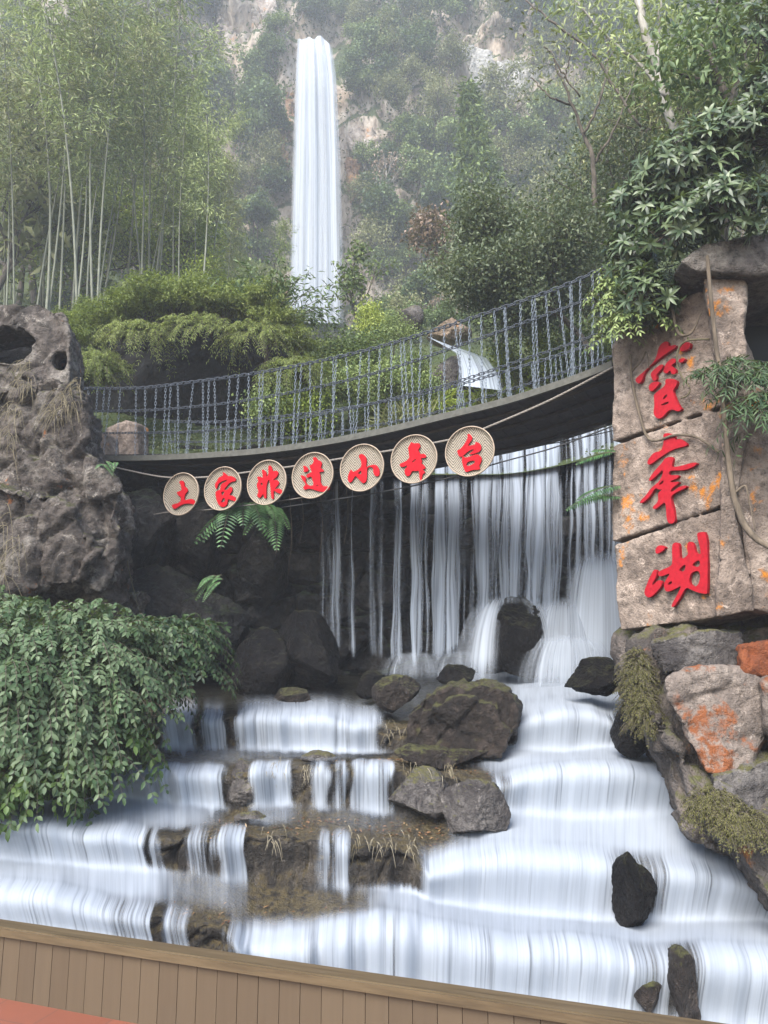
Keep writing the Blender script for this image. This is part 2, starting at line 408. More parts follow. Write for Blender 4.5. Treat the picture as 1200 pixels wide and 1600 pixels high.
D_ = {0: [(600, 700, .15), (730, 800, .4), (800, 970, .8)],
      1: [(262, 302, .75), (318, 346, .5), (375, 440, .62), (430, 580, .86), (814, 948, 0.90)],
      2: [(250, 575, .22), (795, 1020, 1.)],
      3: [(178, 250, .85), (245, 346, .78), (398, 456, .66), (494, 510, .6), (524, 538, .35), (556, 572, .5), (574, 606, .66), (788, 1056, 0.90)],
      4: [(60, 300, .72), (395, 460, .3), (490, 620, .18), (760, 1110, 1.)],
      5: [(-100, 132, .84), (136, 226, 0.81), (240, 252, .45), (300, 314, .4), (318, 328, .3), (345, 378, .62), (500, 512, .4), (524, 545, .55), (668, 962, 0.90), (975, 1026, .25), (1034, 1195, 0.87)],
      6: [(-100, 240, .95), (260, 380, .25), (480, 640, .12), (610, 1290, .97)],
      7: [(-100, 168, 0.85), (168, 240, .5), (262, 300, .3), (372, 985, 0.85), (985, 1040, .5), (1050, 1090, .25), (1088, 1290, 0.85)],
      8: [(-120, 1300, .95)]}
BROAD = {0: (780, 0), 2: (780, 0), 4: (740, 300), 6: (600, 250), 8: (-200, 2000)}
def dens_grid(px, kd, pf):
    den = np.zeros((len(kd), len(px))); z0 = np.zeros_like(px)
    rag = 16 * fbm(np.stack([px / 30., z0, z0], -1), 3)
    for r in range(len(kd)):
        s, f = kd[r], pf[r]
        a = dens_row(px + rag * .5 + (8 * fbm(np.stack([px / 20., z0 + s, z0 + f * 1.5], -1), 2)), D_[s], 10. if s % 2 else 34.)
        if s % 2:
            m = fbm(np.stack([px / 26., z0 + s * 5.1, z0 + f * .25], -1), 3); a = a * np.clip(1 + (.5 - .36 * (a > .93)) * m, .3, 1.12)
        else:      # treads blend from the fall above to the lip below
            wide = np.maximum(sstep(BROAD[s][0] - 50, BROAD[s][0] + 30, px), 1 - sstep(BROAD[s][1] - 60, BROAD[s][1] + 30, px))
            up = dens_row(px, D_[s - 1], 26.) if s else a; dn_ = dens_row(px + rag * .5, D_[s + 1], 14.) if s < 8 else a
            a = np.maximum(a, up * (1 - f) ** ((4.5 - 3 * wide) * np.clip(1 + 1.1 * fbm(np.stack([px / 14., z0 + s, z0], -1), 2), .35, 2.2)) * .95 * (1 if s else 0)); a = np.maximum(a * (1 - f ** 5), dn_ * f ** (5 - 3 * wide))
        den[r] = a
    return den
def rsmooth(A, it):
    A = A.copy()
    for _ in range(it): A[1:-1] = .5 * A[1:-1] + .25 * (A[:-2] + A[2:])
    return A
pxs = np.linspace(-120, 1300, 520)
B, kd, pf = bed(pxs)
DB = dens_grid(pxs, kd, pf); DB = rsmooth(DB, 6); B = B * (1 - DB[..., None]) + rsmooth(B, 6) * DB[..., None]
sh = B.shape
Q = B.reshape(-1, 3)
f1, e2, cid = worley(Q * np.array([2.1, 2.4, 3.2]) + .35 * fbm(Q * 2, 2)[:, None], 5)
riser = np.repeat((kd % 2 == 1).astype(float), sh[1]); rm = np.repeat(np.where(kd % 2 == 1, np.sin(np.pi * np.clip(pf, 0, 1)), 0), sh[1])
dn = .05 * fbm(Q * 2.2, 4) + .022 * ridged(Q * 7, 3)
d = np.zeros_like(Q)
d[:, 2] = dn * (.45 + .05 * riser) + (.03 * (cid - .5)) * (1 - riser)
d[:, 1] = -(dn * .9 + .16 * (cid - .5) - .07 * (1 - sstep(0, .12, e2))) * rm
cov = DB.ravel()
d *= (1 - .72 * cov)[:, None]; d[:, 2] -= .05 * cov; d[:, 1] += .04 * cov
Q = Q + d
g = G(); g.add(Q, grid_faces(sh[0], sh[1])[:, ::-1])
M_bed = rock_mat('wet_terrace_rock', (.012, .0105, .0095), (.044, .038, .032), (.12, .103, .084), .5, 1.8, moss=.85, mosscol=(.06, .047, .024), speck=.7, bumpd=.05, wet=.25)
tag(obj('rocky_terrain', g, M_bed), kind='structure')
BED_BVH = BVHTree.FromPolygons([tuple(v) for v in Q], [tuple(f) for f in grid_faces(sh[0], sh[1])])
def bedz(x, y):
    h = BED_BVH.ray_cast(Vector((x, y, 30)), Vector((0, 0, -1))); return h[0].z if h[0] else 0.

# flowing water over the terraces ---------------------------------------
wp = np.linspace(-115, 1280, 900)
Wg, wk, wf = bed(wp, lift=.06)
Wg = rsmooth(Wg, 6)
Wn = .005 * fbm(Wg.reshape(-1, 3) * np.array([2.2, 1.2, 1.2]), 3).reshape(Wg.shape[:2])
Wg[..., 2] += Wn; Wg[..., 1] -= Wn * 1.5
den = rsmooth(dens_grid(wp, wk, wf), 3)
arc = np.cumsum(np.concatenate([np.zeros((1, Wg.shape[1])), np.linalg.norm(np.diff(Wg, axis=0), axis=-1)]), 0)
fu = np.broadcast_to((wp / 1202 * 7.5)[None], den.shape)
g = G(); F = grid_faces(*den.shape)[:, ::-1]; keep = den.ravel()[F].max(1) > .03
trd = rsmooth(np.broadcast_to((wk % 2 == 0).astype(float)[:, None], den.shape), 4)
g.add(Wg.reshape(-1, 3), F[keep], dens=den.ravel(), fu=fu.ravel(), fv=arc.ravel(), tread=trd.ravel())
M_stream = water_mat('silky_stream', 8., .35, .97, var=.85, lo=-.15, up=.82, fine=.78)
tag(obj('stream_water', g, M_stream), kind='structure')
# thin clear water standing on the upper pool and the wet shelves
t = NT('clear_pool'); gl = t.n('ShaderNodeBsdfGlossy'); gl.inputs['Roughness'].default_value = .22
t.l(t.bump(t.noise(t.pos(), 6, 3), .2, .02), gl.inputs['Normal']); tp = t.n('ShaderNodeBsdfTransparent'); tp.inputs[0].default_value = (.62, .66, .66, 1)
fr = t.n('ShaderNodeFresnel'); fr.inputs[0].default_value = 1.33
mx = t.n('ShaderNodeMixShader'); t.l(fr.outputs[0], mx.inputs[0]); t.l(tp.outputs[0], mx.inputs[1]); t.l(gl.outputs[0], mx.inputs[2]); M_pool = t.done(mx)
pp = np.linspace(300, 1010, 60); Pg, pk, pq = bed(pp, lift=.03); Pg = Pg[:34]
g = G(); g.add(Pg.reshape(-1, 3), grid_faces(34, 60)[:, ::-1]); tag(obj('pool_water', g, M_pool), kind='structure')
g = G(); e = rows(np.array([-160., 1500.]))[-1]
g.add([(-9, 1.0, -1.02), (9, 1.0, -1.02), (9, 6.4, -1.02), (-9, 6.4, -1.02)], [[0, 1, 2, 3]])
tag(obj('basin_water', g, M_pool, smooth=False), kind='structure')

# ------------------------------------------------------------------ hillside (setting)
PROF = np.array([(12.3, 4.5), (12.7, 4.64), (13.4, 4.9), (16, 6.5), (20, 9.0), (25, 11.6), (40, 19.2), (52, 25.5), (58, 28.3), (60.5, 30), (62.5, 42), (64.5, 57), (68, 63), (80, 82), (95, 112)])
def hill(u, s):
    """u across (-1..1), s row parameter -> points"""
    Y = np.interp(s, np.linspace(0, 1, len(PROF)), PROF[:, 0]); Z = np.interp(s, np.linspace(0, 1, len(PROF)), PROF[:, 1])
    X = u * (9 + Y * .72)
    return X, Y, Z
U, SS = np.meshgrid(np.linspace(-1, 1, 330), np.linspace(0, 1, 420))
X, Y, Z = hill(U.ravel(), SS.ravel()); P = np.stack([X, Y, Z], -1)
amp = np.interp(Y, [12.5, 16, 30, 60, 100], [.0, .25, .9, 2.6, 5.]); fr_ = np.interp(Y, [11, 30, 60], [.6, .22, .1])
n = fbm(np.stack([X * .16, Y * .16, Z * .12], -1), 5); n2 = ridged(np.stack([X * .35, Y * .35, Z * .22], -1), 4)
steep = sstep(57, 60, Y) * (1 - sstep(70, 78, Y))
hx = X / np.maximum(Y, 1)
P[:, 2] += amp * n * .8 + (1 - steep) * .0
P[:, 2] += sstep(.14, .45, hx) * np.interp(Y, [11, 14, 18, 30, 60], [.3, 1.2, 2.4, 4.5, 9]) + sstep(-.1, -.45, hx) * np.interp(Y, [11, 14, 20, 30, 60], [0, .2, 1., 2.0, 5])
P[:, 1] -= amp * (.9 * n + .35 * n2) * steep + amp * .5 * n * (Y > 66)
P[:, 2] -= 4.5 * np.exp(-((X + .087 * Y) / np.interp(Y, [30, 60], [3.0, 4.5])) ** 2) * sstep(30, 42, Y) * (1 - sstep(58.5, 60.5, Y))
# the chute and the overhang beside the tall fall
ww = np.exp(-((X + 5.2) / 4.0) ** 2) * steep
P[:, 1] += ww * amp * (.9 * n + .35 * n2)
P[:, 1] += 1.2 * np.exp(-((X + 5.2) / 2.6) ** 2) * steep
Pm = P
g = G(); HF = grid_faces(420, 330); g.add(P, HF)
t = NT('hillside'); p = t.pos(); nz = t.n('ShaderNodeSeparateXYZ'); t.l(t.n('ShaderNodeNewGeometry').outputs['Normal'], nz.inputs[0])
a = t.noise(p, .22, 6, .62, .3); b = t.noise(t.mapv(p, (1, 1, .35)), 1.1, 6, .68, .5); c = t.noise(p, 3.5, 4, .7)
rock = t.ramp(b, [(.28, (.07, .055, .045)), (.45, (.24, .2, .165)), (.58, (.38, .33, .28)), (.75, (.55, .5, .45))])
rock = t.mix(t.math('MULTIPLY', t.sm(a, .52, .64), .35), rock, (.36, .26, .17))
green = t.ramp(t.math('ADD', t.math('MULTIPLY', c, .5), t.math('MULTIPLY', a, .5)), [(.3, (.018, .025, .012)), (.5, (.045, .06, .022)), (.68, (.085, .09, .035))])
k = t.sm(t.math('ADD', nz.outputs[2], t.math('MULTIPLY', t.math('SUBTRACT', b, .5), .9)), .14, .3)
col_ = t.mix(k, rock, green)
M_hill = t.done(t.bsdf(col_, .95, t.bump(t.math('ADD', b, t.math('MULTIPLY', c, .4)), .9, .35), spec=.15))
tag(obj('hillside_terrain', g, M_hill), kind='structure')
HB = BVHTree.FromPolygons([tuple(v) for v in P], [tuple(f) for f in HF])
def hit(px, py):
    r = ray(px, py); h = HB.ray_cast(Vector((0, 0, CAMZ)), Vector(r).normalized(), 400)
    return np.array(h[0]) if h[0] else None
def groundz(x, y):
    h = HB.ray_cast(Vector((x, y, 300)), Vector((0, 0, -1))); return h[0].z if h[0] else 0.

# ------------------------------------------------------------------ the tall waterfall
M_fall = water_mat('tall_fall_water', 2.2, .03, 1., col=(.52, .555, .61), var=.8, lo=-.05, up=.85, fine=.4)
def tall():
    nr, nc = 60, 70; g = G()
    for lay, (dy, k) in enumerate([(0, 1.), (-.35, .62)]):
        f = np.linspace(0, 1, nr)[:, None]; u = np.linspace(0, 1, nc)[None]
        top = np.stack(np.broadcast_arrays(461 + 62 * u, 58 + 3.5 * fbm(np.stack([u.ravel() * 7, 0 * u.ravel() + lay, 0 * u.ravel()], -1), 3)[None] + 5 * (1 - u) ** 3 + 34 * np.maximum(u - .66, 0) ** 1.6 * 4), -1)
        py = top[..., 1] + (505 - top[..., 1]) * f
        xl = np.interp(py, [57, 120, 250, 505], [461, 457, 453, 446]); xr = np.interp(py, [57, 120, 250, 400, 505], [521, 530, 537, 541, 543])
        px = xl + (xr - xl) * u
        Yd = 60.3 - 1.2 * np.sin(np.clip(f * 8, 0, 1.57)) + dy - .25 * np.cos((u - .5) * 2.6) * (1 + .5 * np.sin(u * 31))
        V = at(px, py, Yd)
        edge = np.minimum(sstep(-.02, .2, u), 1 - sstep(.76, 1.02, u)) * np.clip(.75 + 1.2 * sstep(.0, .25, np.minimum(u, 1 - u)), 0, 1)
        d = edge * (.8 + .18 * np.sin(u * 14 + lay * 2) * sstep(0, .3, f)) * (1 - .2 * sstep(.8, 1., f)) * k + 0 * f
        if lay: d = d * sstep(0, .05, f)
        g.add(V.reshape(-1, 3), grid_faces(nr, nc)[:, ::-1], dens=d.ravel(), fu=(u * 4.6 + 0 * f + lay * 7).ravel(), fv=(f * 27 + 0 * u).ravel())
    o = obj('waterfall', g, M_fall); tag(o, 'tall narrow white waterfall plunging down the far cliff', 'waterfall')
tall()

# ------------------------------------------------------------------ wall and curtain fall behind the bridge
def curtain_lip(px):
    return pl([(60, 705), (330, 702), (440, 706), (560, 712), (640, 712), (760, 694), (880, 676), (960, 660), (1100, 640)], px)
def lipY(px): return pl([(60, 11.6), (330, 12.2), (480, 12.5), (1100, 12.6)], px)
cpx = np.linspace(60, 1080, 340); nr = 150
f = np.linspace(0, 1, nr)[:, None]
topP = at(cpx, curtain_lip(cpx), lipY(cpx)); botP = at(cpx, 1072, lipY(cpx) - .25)
W = topP[None] * (1 - f[..., None]) + botP[None] * f[..., None]
Wq = W.reshape(-1, 3)
f1, e2, cid = worley(Wq * np.array([1.3, 1.0, 2.1]) + .25 * fbm(Wq * 1.2, 2)[:, None], 9)
dd = .42 * (cid - .5) - .2 * (1 - sstep(0, .13, e2)) + .12 * fbm(Wq * 2.2, 4) + .03 * ridged(Wq * 6, 3)
dd = dd * np.repeat(sstep(0, .06, f[:, 0]), len(cpx))
Wq = Wq + np.array([0, -1, 0]) * dd[:, None] + np.array([0, .25, 0])
# a shelf running back from the lip under the upper stream
back = topP.copy(); back[:, 1] += 2.2; back[:, 2] += .25
allV = np.concatenate([back, Wq]); g = G(); g.add(allV, grid_faces(nr + 1, len(cpx))[:, ::-1])
M_wall = rock_mat('wet_rock_with_shade', (.006, .006, .0065), (.021, .02, .02), (.062, .057, .053), .6, 1.3, moss=.35, mosscol=(.02, .028, .012), speck=.7, bumpd=.06, wet=.2, spec=.15)  # wet rock, darkened further to paint in the shade under the bridge
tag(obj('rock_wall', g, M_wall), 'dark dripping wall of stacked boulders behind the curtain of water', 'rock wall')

M_curt = water_mat('curtain_water', 5.5, .14, .95, col=(.5, .555, .64), var=1.2, lo=.28, up=1.25, fine=.62)
M_splash = water_mat('splash_water', 3.4, .3, .92, col=(.54, .585, .65), var=.5, lo=.05, up=1., fine=.5)
STR = [(476, 484, .4), (505, 514, .7), (520, 530, .72), (547, 555, .66), (577, 587, .78), (592, 600, .7), (613, 626, .72), (643, 656, .9), (660, 669, .7), (678, 694, 1.05), (696, 716, 1.), (723, 731, .7), (733, 738, .6), (741, 764, 1.), (766, 778, 1.1), (783, 793, 1.), (797, 812, 1.05), (816, 828, 1.), (832, 846, 1.1), (849, 869, 1.05), (884, 890, .7), (894, 902, .85), (906, 914, .95), (918, 926, .9), (931, 938, .8), (942, 950, .85), (954, 1010, 1.), (500, 680, .16), (680, 1010, .26)]
def curtain():
    g = G(); cols = np.linspace(468, 1010, 620); nr = 70; f = np.linspace(0, 1, nr)[:, None]
    for lay, (dy, k) in enumerate([(0., 1.), (.16, .7)]):
        ft = pl([(468, 1010), (560, 1030), (640, 1040), (700, 1030), (740, 1000), (800, 965), (880, 985), (960, 1045), (1010, 1065)], cols)
        wig = 6 * fbm(np.stack([cols / 25., np.full_like(cols, lay * 3.), np.zeros_like(cols)], -1), 3)
        T_ = at(cols, curtain_lip(cols) - 4, lipY(cols) + .25 + dy); B_ = at(cols + 0, ft + wig, lipY(cols) - .15 - .45 + dy)
        z = T_[None, :, 2] + (B_[None, :, 2] - T_[None, :, 2]) * f
        yy = T_[None, :, 1] + (B_[None, :, 1] - T_[None, :, 1]) * np.sqrt(f)
        xx = T_[None, :, 0] + (B_[None, :, 0] - T_[None, :, 0]) * f
        xx = xx + (.05 * fbm(np.stack([np.broadcast_to(cols / 16., z.shape).ravel(), np.broadcast_to(f * 2.2, z.shape).ravel(), np.full(z.size, 3. + lay)], -1), 3)).reshape(z.shape)
        V = np.stack([xx, yy, z], -1)
        dn_ = dens_row(cols + wig * .25, STR if not lay else [(a + 4, b + 5, v * .8) for a, b, v in STR], 5.)
        thin = .1 * fbm(np.stack([cols / 7., np.full_like(cols, 5. + lay), np.zeros_like(cols)], -1), 2)
        d = np.clip(dn_ * k + thin * (dn_ > .1), 0, 1)[None] * (1 - .18 * f) 
        d = np.maximum(d, sstep(.78, 1., f) * .4 * sstep(600, 700, cols)[None]) * (1 - .5 * sstep(.95, 1, f))
        F = grid_faces(nr, len(cols))[:, ::-1]; keep = d.ravel()[F].max(1) > .03
        g.add(V.reshape(-1, 3), F[keep], dens=d.ravel(), fu=np.broadcast_to(cols / 1202 * 12.5 + lay * 31, d.shape).ravel(), fv=(f * 4.2 + 0 * cols[None]).ravel())
    tag(obj('curtain_waterfall', g, M_curt), 'wide curtain of white water falling beneath the suspension bridge', 'waterfall')
    g = G()
    # veil spreading over the boss of rock at the foot, and the spray bank on the right
    def veil(cx, top, rx, foot, Yc, dz, dmax, seed):
        th = np.linspace(-1, 1, 120)[None]; ff = np.linspace(0, 1, 46)[:, None]
        px = cx + th * rx * (.35 + .65 * np.sin(np.clip(ff, 0, 1) * 1.57) ** .8)
        py = top + (foot - top) * (ff ** 1.5) * (1 + .0 * th) + 6 * np.abs(th) * (1 - ff)
        Yd = Yc - dz * np.sin(ff * 1.57) * np.cos(th * 1.35)
        V = at(px, py, Yd)
        d = dmax * (1 - sstep(.25, 1., np.abs(th))) * sstep(0, .35, ff) * (1 - .6 * sstep(.75, 1, ff)); 
        gap = np.exp(-((th - .06) / .36) ** 4) * sstep(.1, .3, ff) * seed
        d = d * (1 - gap)
        g.add(V.reshape(-1, 3), grid_faces(46, 120)[:, ::-1], dens=d.ravel(), fu=(th * 1.6 + 50 + seed * 9 + 0 * ff).ravel(), fv=(ff * 1.4 + 0 * th).ravel())
    veil(800, 926, 116, 1070, 11.75, .8, .9, .97)
    veil(940, 850, 95, 1086, 11.95, .8, .8, 0)
    veil(885, 925, 95, 1086, 11.75, .7, .6, 0)
    veil(650, 1014, 90, 1066, 11.6, .5, .4, 0)
    veil(890, 985, 120, 1090, 11.3, .6, .55, 0)
    veil(720, 1010, 80, 1072, 11.5, .5, .35, 0)
    tag(obj('splash_water', g, M_splash), kind='structure')
curtain()

# small upper cascade seen through the bridge chains
def small_cascade():
    g = G()
    for (pts, Y0, dn0) in [([(678, 530, 26), (694, 537, 34), (714, 545, 48), (738, 556, 62), (748, 578, 76), (752, 606, 84)], 15.7, 1.)]:
        C = np.array(pts, float); fs = np.linspace(0, len(C) - 1, 40)
        cx = np.interp(fs, range(len(C)), C[:, 0]); cyy = np.interp(fs, range(len(C)), C[:, 1]); wd = np.interp(fs, range(len(C)), C[:, 2])
        u = np.linspace(-.5, .5, 40)
        px = cx[:, None] + wd[:, None] * u[None]; py = cyy[:, None] + 10 * u[None] + 0 * px
        Yd = Y0 - 1.6 * (fs / fs[-1])[:, None] - .15 * np.cos(u * 3)[None]
        d = dn0 * (1 - sstep(.3, .5, np.abs(u)))[None] * np.ones(40)[:, None]
        g.add(at(px, py, Yd).reshape(-1, 3), grid_faces(40, 40)[:, ::-1], dens=d.ravel(), fu=np.broadcast_to(u * 2.2, d.shape).ravel(), fv=np.broadcast_to((fs * .5)[:, None], d.shape).ravel())
    tag(obj('cascade', g, M_curt), 'small white cascade sliding over rock behind the chain railing', 'waterfall')
small_cascade()

# ------------------------------------------------------------------ plaza floor and plank wall
A0 = np.array([-2.05, 4.42]); 
def gnd(px, py, z):
    r = ray(px, py); t = (z - CAMZ) / r[2]; return r * t + np.array([0, 0, CAMZ])
a1 = gnd(0, 1440, .327); a2 = gnd(1100, 1600, .327)
dirw = nrm((a2 - a1)[:2]); nw = np.array([dirw[1], -dirw[0]])          # towards the camera
if nw @ np.array([0, -1.]) < 0: nw = -nw
wa = a1[:2] - dirw * 2.2; wl = 7.5
g = G(); c0 = wa - nw * .0; c1 = wa + dirw * wl
g.add([(*(c0 - nw * .06), 0), (*(c1 - nw * .06), 0), (*(c1 + nw * 9), 0), (*(c0 + nw * 9), 0)], [[0, 1, 2, 3]])
t = NT('red_tiles'); p = t.n('ShaderNodeMapping'); t.l(t.pos(), p.inputs[0]); p.inputs['Rotation'].default_value = (0, 0, -math.atan2(dirw[1], dirw[0]))
bt = t.n('ShaderNodeTexBrick'); t.l(p.outputs[0], bt.inputs[0]); bt.inputs['Scale'].default_value = 1; bt.inputs['Brick Width'].default_value = .3; bt.inputs['Row Height'].default_value = .3; bt.inputs['Mortar Size'].default_value = .004; bt.offset = 0
bt.inputs['Color1'].default_value = (.17, .052, .03, 1); bt.inputs['Color2'].default_value = (.2, .066, .038, 1); bt.inputs['Mortar'].default_value = (.12, .05, .035, 1)
nn = t.noise(t.pos(), 9, 5, .6); M_tile = t.done(t.bsdf(t.mix(t.math('MULTIPLY', nn, .5), bt.outputs[0], (.12, .05, .032)), .6, t.bump(nn, .2, .004)))
tag(obj('plaza_pavement', g, M_tile, smooth=False), kind='structure')

rt = thing('plank_wall', 'low brown plank wall with a flat top rail along the water basin', 'wall', (float(wa[0] + dirw[0] * 2.5), float(wa[1] + dirw[1] * 2.5), 0))
Rw = np.array([[dirw[0], nw[0], 0], [dirw[1], nw[1], 0], [0, 0, 1]])
rg = np.random.RandomState(3)
g = G(); s = 0; pw = .098
while s < wl:
    w_ = pw * rg.uniform(.97, 1.03); cc = wa + dirw * (s + w_ / 2) + nw * rg.uniform(-.0008, .0008)
    box(g, (*cc, .139), (w_ - .0025, .022, .278), Rw); s += w_
box(g, (*(wa + dirw * wl / 2 - nw * .025), .135), (wl, .02, .27), Rw)
t = NT('brown_boards'); p = t.objv(); vec = t.mapv(p, (1, 1, 1), (0, 0, -math.atan2(dirw[1], dirw[0]))); ir = t.n('ShaderNodeNewGeometry').outputs['Random Per Island']
gr = t.noise(t.mapv(vec, (40, 40, 2.2)), 1, 4, .6); st_ = t.noise(t.mapv(p, (3, 3, 1)), 1.6, 4, .65)
c = t.ramp(t.math('ADD', t.math('MULTIPLY', gr, .5), t.math('MULTIPLY', ir, .35)), [(.2, (.062, .044, .027)), (.6, (.076, .055, .034)), (.9, (.09, .066, .042))])
c = t.mix(t.math('MULTIPLY', t.sm(st_, .5, .72), .3), c, (.06, .045, .03))
M_board = t.done(t.bsdf(c, .55, t.bump(gr, .25, .003), spec=.35))
obj('boards', g, M_board, rt, smooth=False)
g = G(); box(g, (*(wa + dirw * wl / 2 - nw * .012), .294), (wl, .1, .034), Rw); box(g, (*(wa + dirw * wl / 2 - nw * .012), .313), (wl, .085, .008), Rw)
t = NT('rail_wood'); p = t.objv(); vec = t.mapv(p, (1, 1, 1), (0, 0, -math.atan2(dirw[1], dirw[0]))); gr = t.noise(t.mapv(vec, (2, 45, 30)), 1, 5, .65)
M_rail = t.done(t.bsdf(t.ramp(gr, [(.3, (.045, .031, .016)), (.5, (.078, .055, .029)), (.75, (.11, .08, .045))]), .5, t.bump(gr, .3, .004)))
o = obj('top_rail', g, M_rail, rt, smooth=False)

# ------------------------------------------------------------------ bare cliff faces standing out of the woods
M_cl1 = rock_mat('pale_pink_cliff', (.26, .2, .165), (.5, .43, .375), (.68, .62, .56), .9, .35, lichen=.3, orange=(.42, .25, .14), speck=.6, bumpd=.3)
M_cl2 = rock_mat('grey_cliff', (.18, .172, .165), (.42, .41, .385), (.66, .64, .6), .9, .35, lichen=.1, orange=(.36, .26, .16), speck=.7, bumpd=.3)
M_cl3 = rock_mat('ochre_cliff', (.12, .07, .045), (.34, .2, .12), (.46, .34, .24), .9, .5, lichen=.35, orange=(.42, .22, .08), speck=.6, bumpd=.2)
def cliff(pts, mat, label, amp=.5, out=.8):
    p = np.array(pts, float); c = p.mean(0); h = hit(c[0], c[1]); Y0 = h[1] - out; g = G()
    hh = [hit(*q) for q in pts]; Ys = [(x[1] if x is not None else Y0) for x in hh]
    sl_ = .0 if len(pts) < 3 else 0
    prism(at(p[:, 0], p[:, 1], np.array([.65 * Y0 + .35 * (y - out) for y in Ys])), [], (0, 4.5, 1.), g)
    tag(obj('cliff_face', rocky(g, .17, amp, .38, .12, 1, cell=.5, cellf=.5, stretch=(1, 1, .5)), mat), label, 'cliff')
cliff([(335, 10), (360, -20), (425, -20), (438, 40), (425, 75), (400, 92), (372, 108), (352, 70), (338, 42)], M_cl1, 'pale pink rock cliff at the top left of the tall waterfall')
cliff([(690, 78), (740, 66), (800, 95), (860, 100), (890, 140), (850, 165), (800, 158), (790, 185), (757, 180), (748, 150), (700, 128)], M_cl2, 'grey white cliff band high on the right slope')
cliff([(432, 180), (446, 172), (450, 255), (440, 262), (428, 225)], M_cl3, 'narrow orange rock face hugging the left edge of the tall waterfall', .2)
cliff([(452, 70), (462, 60), (462, 180), (448, 250), (444, 130)], M_cl3, 'dark red brown rock edge behind the lip of the tall waterfall', .2, .2)
cliff([(546, 200), (580, 198), (598, 216), (590, 240), (556, 244), (545, 225)], M_cl1, 'small ochre rock patch right of the tall waterfall', .25)
cliff([(542, 245), (562, 250), (560, 300), (548, 320), (541, 290)], M_cl3, 'mossy brown rock rib beside the right edge of the tall waterfall', .2)
cliff([(-40, -40), (120, -40), (128, 14), (80, 28), (20, 26), (-40, 34)], M_cl1, 'bright cliff edge in the upper left corner')
cliff([(418, 430), (448, 425), (452, 462), (425, 465)], M_cl3, 'low orange rock at the left foot of the tall waterfall', .2)

# ------------------------------------------------------------------ left rock tower, grotto, right stone bank
M_tower = rock_mat('weathered_rock', (.03, .026, .023), (.12, .1, .088), (.3, .27, .235), .9, 1.5, lichen=.1, orange=(.22, .085, .035), moss=.45, mosscol=(.05, .05, .02), speck=.75, bumpd=.07)
def pol(pts, Y, k=0., y0=0): 
    p = np.array(pts, float); return at(p[:, 0], p[:, 1], Y + k * (p[:, 1] - y0) / 100.)
rt = thing('rock_tower', 'weathered grey rock tower with two dark cave holes at the left end of the bridge', 'rock', (-4.6, 9.6, 0))
g = G()
prism(pol([(-120, 640), (0, 606), (95, 590), (126, 620), (134, 690), (150, 722), (186, 762), (192, 860), (180, 905), (140, 928), (60, 936), (-120, 930)], 9.35), [], (-.3, 1.5, 0), g)
prism(pol([(-120, 580), (-20, 582), (40, 582), (90, 590), (127, 605), (133, 640), (126, 735), (-120, 735)], 9.6), [], (-.3, 1.5, 0), g)
prism(pol([(-120, 770), (-20, 745), (60, 760), (120, 800), (150, 860), (110, 915), (20, 925), (-120, 925)], 9.05), [], (0, 1., 0), g)
prism(pol([(-120, 985), (200, 915), (190, 985), (120, 1120), (-120, 1120)], 9.8), [], (0, 1., 0), g)
obj('tower_body', rocky(g, .036, .1, 1.2, .065, 1, cell=.15, cellf=1.8, stretch=(1, 1, .8)), M_tower, rt)
g = G()
prism(pol([(-120, 470), (0, 474), (62, 472), (100, 494), (110, 530), (108, 600), (80, 618), (-120, 612)], 9.75),
      [pol([(-40, 545), (-30, 518), (10, 508), (38, 514), (52, 530), (46, 548), (24, 566), (-30, 560)], 9.75), pol([(80, 556), (88, 546), (99, 548), (105, 566), (98, 578), (84, 576)], 9.75)], (-.1, .8, 0), g)
obj('cave_crown', rocky(g, .03, .045, 1.6, .016, 2, cell=.06, cellf=1.6), M_tower, rt)
g = G(); prism(pol([(-120, 470), (70, 484), (104, 520), (104, 610), (-120, 610)], 10.75), [], (0, .4, 0), g)
obj('cave_shade_back', rocky(g, .08, .05, 1), M_wall, rt)  # dark slab added behind the holes so they read as shaded

rt = thing('shade_grotto', 'added near black rock hollow for the shade under the bamboo behind the bridge', 'rock', (-4, 15, 4.6))
g = G()  # hollow shell and back slab added for the shadow under the shrubs
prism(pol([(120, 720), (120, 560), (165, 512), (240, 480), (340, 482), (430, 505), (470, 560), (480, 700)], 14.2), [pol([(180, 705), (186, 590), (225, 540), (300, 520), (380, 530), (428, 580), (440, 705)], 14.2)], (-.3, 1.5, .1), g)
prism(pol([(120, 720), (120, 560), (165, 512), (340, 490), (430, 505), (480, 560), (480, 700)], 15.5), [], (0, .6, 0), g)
obj('grotto_shade_shell', rocky(g, .09, .16, .8, .06, 1), rock_mat('grotto_shade_stone', (.0015, .0015, .0015), (.004, .004, .0035), (.01, .009, .008), .95, 1.2, moss=.4, mosscol=(.008, .01, .004), speck=.2), rt)  # near-black stone paints the shade inside the hollow

M_pillar = rock_mat('pale_stone', (.085, .065, .053), (.21, .163, .132), (.33, .265, .218), .9, 1.25, lichen=.36, orange=(.3, .11, .012), speck=.85, bumpd=.03)
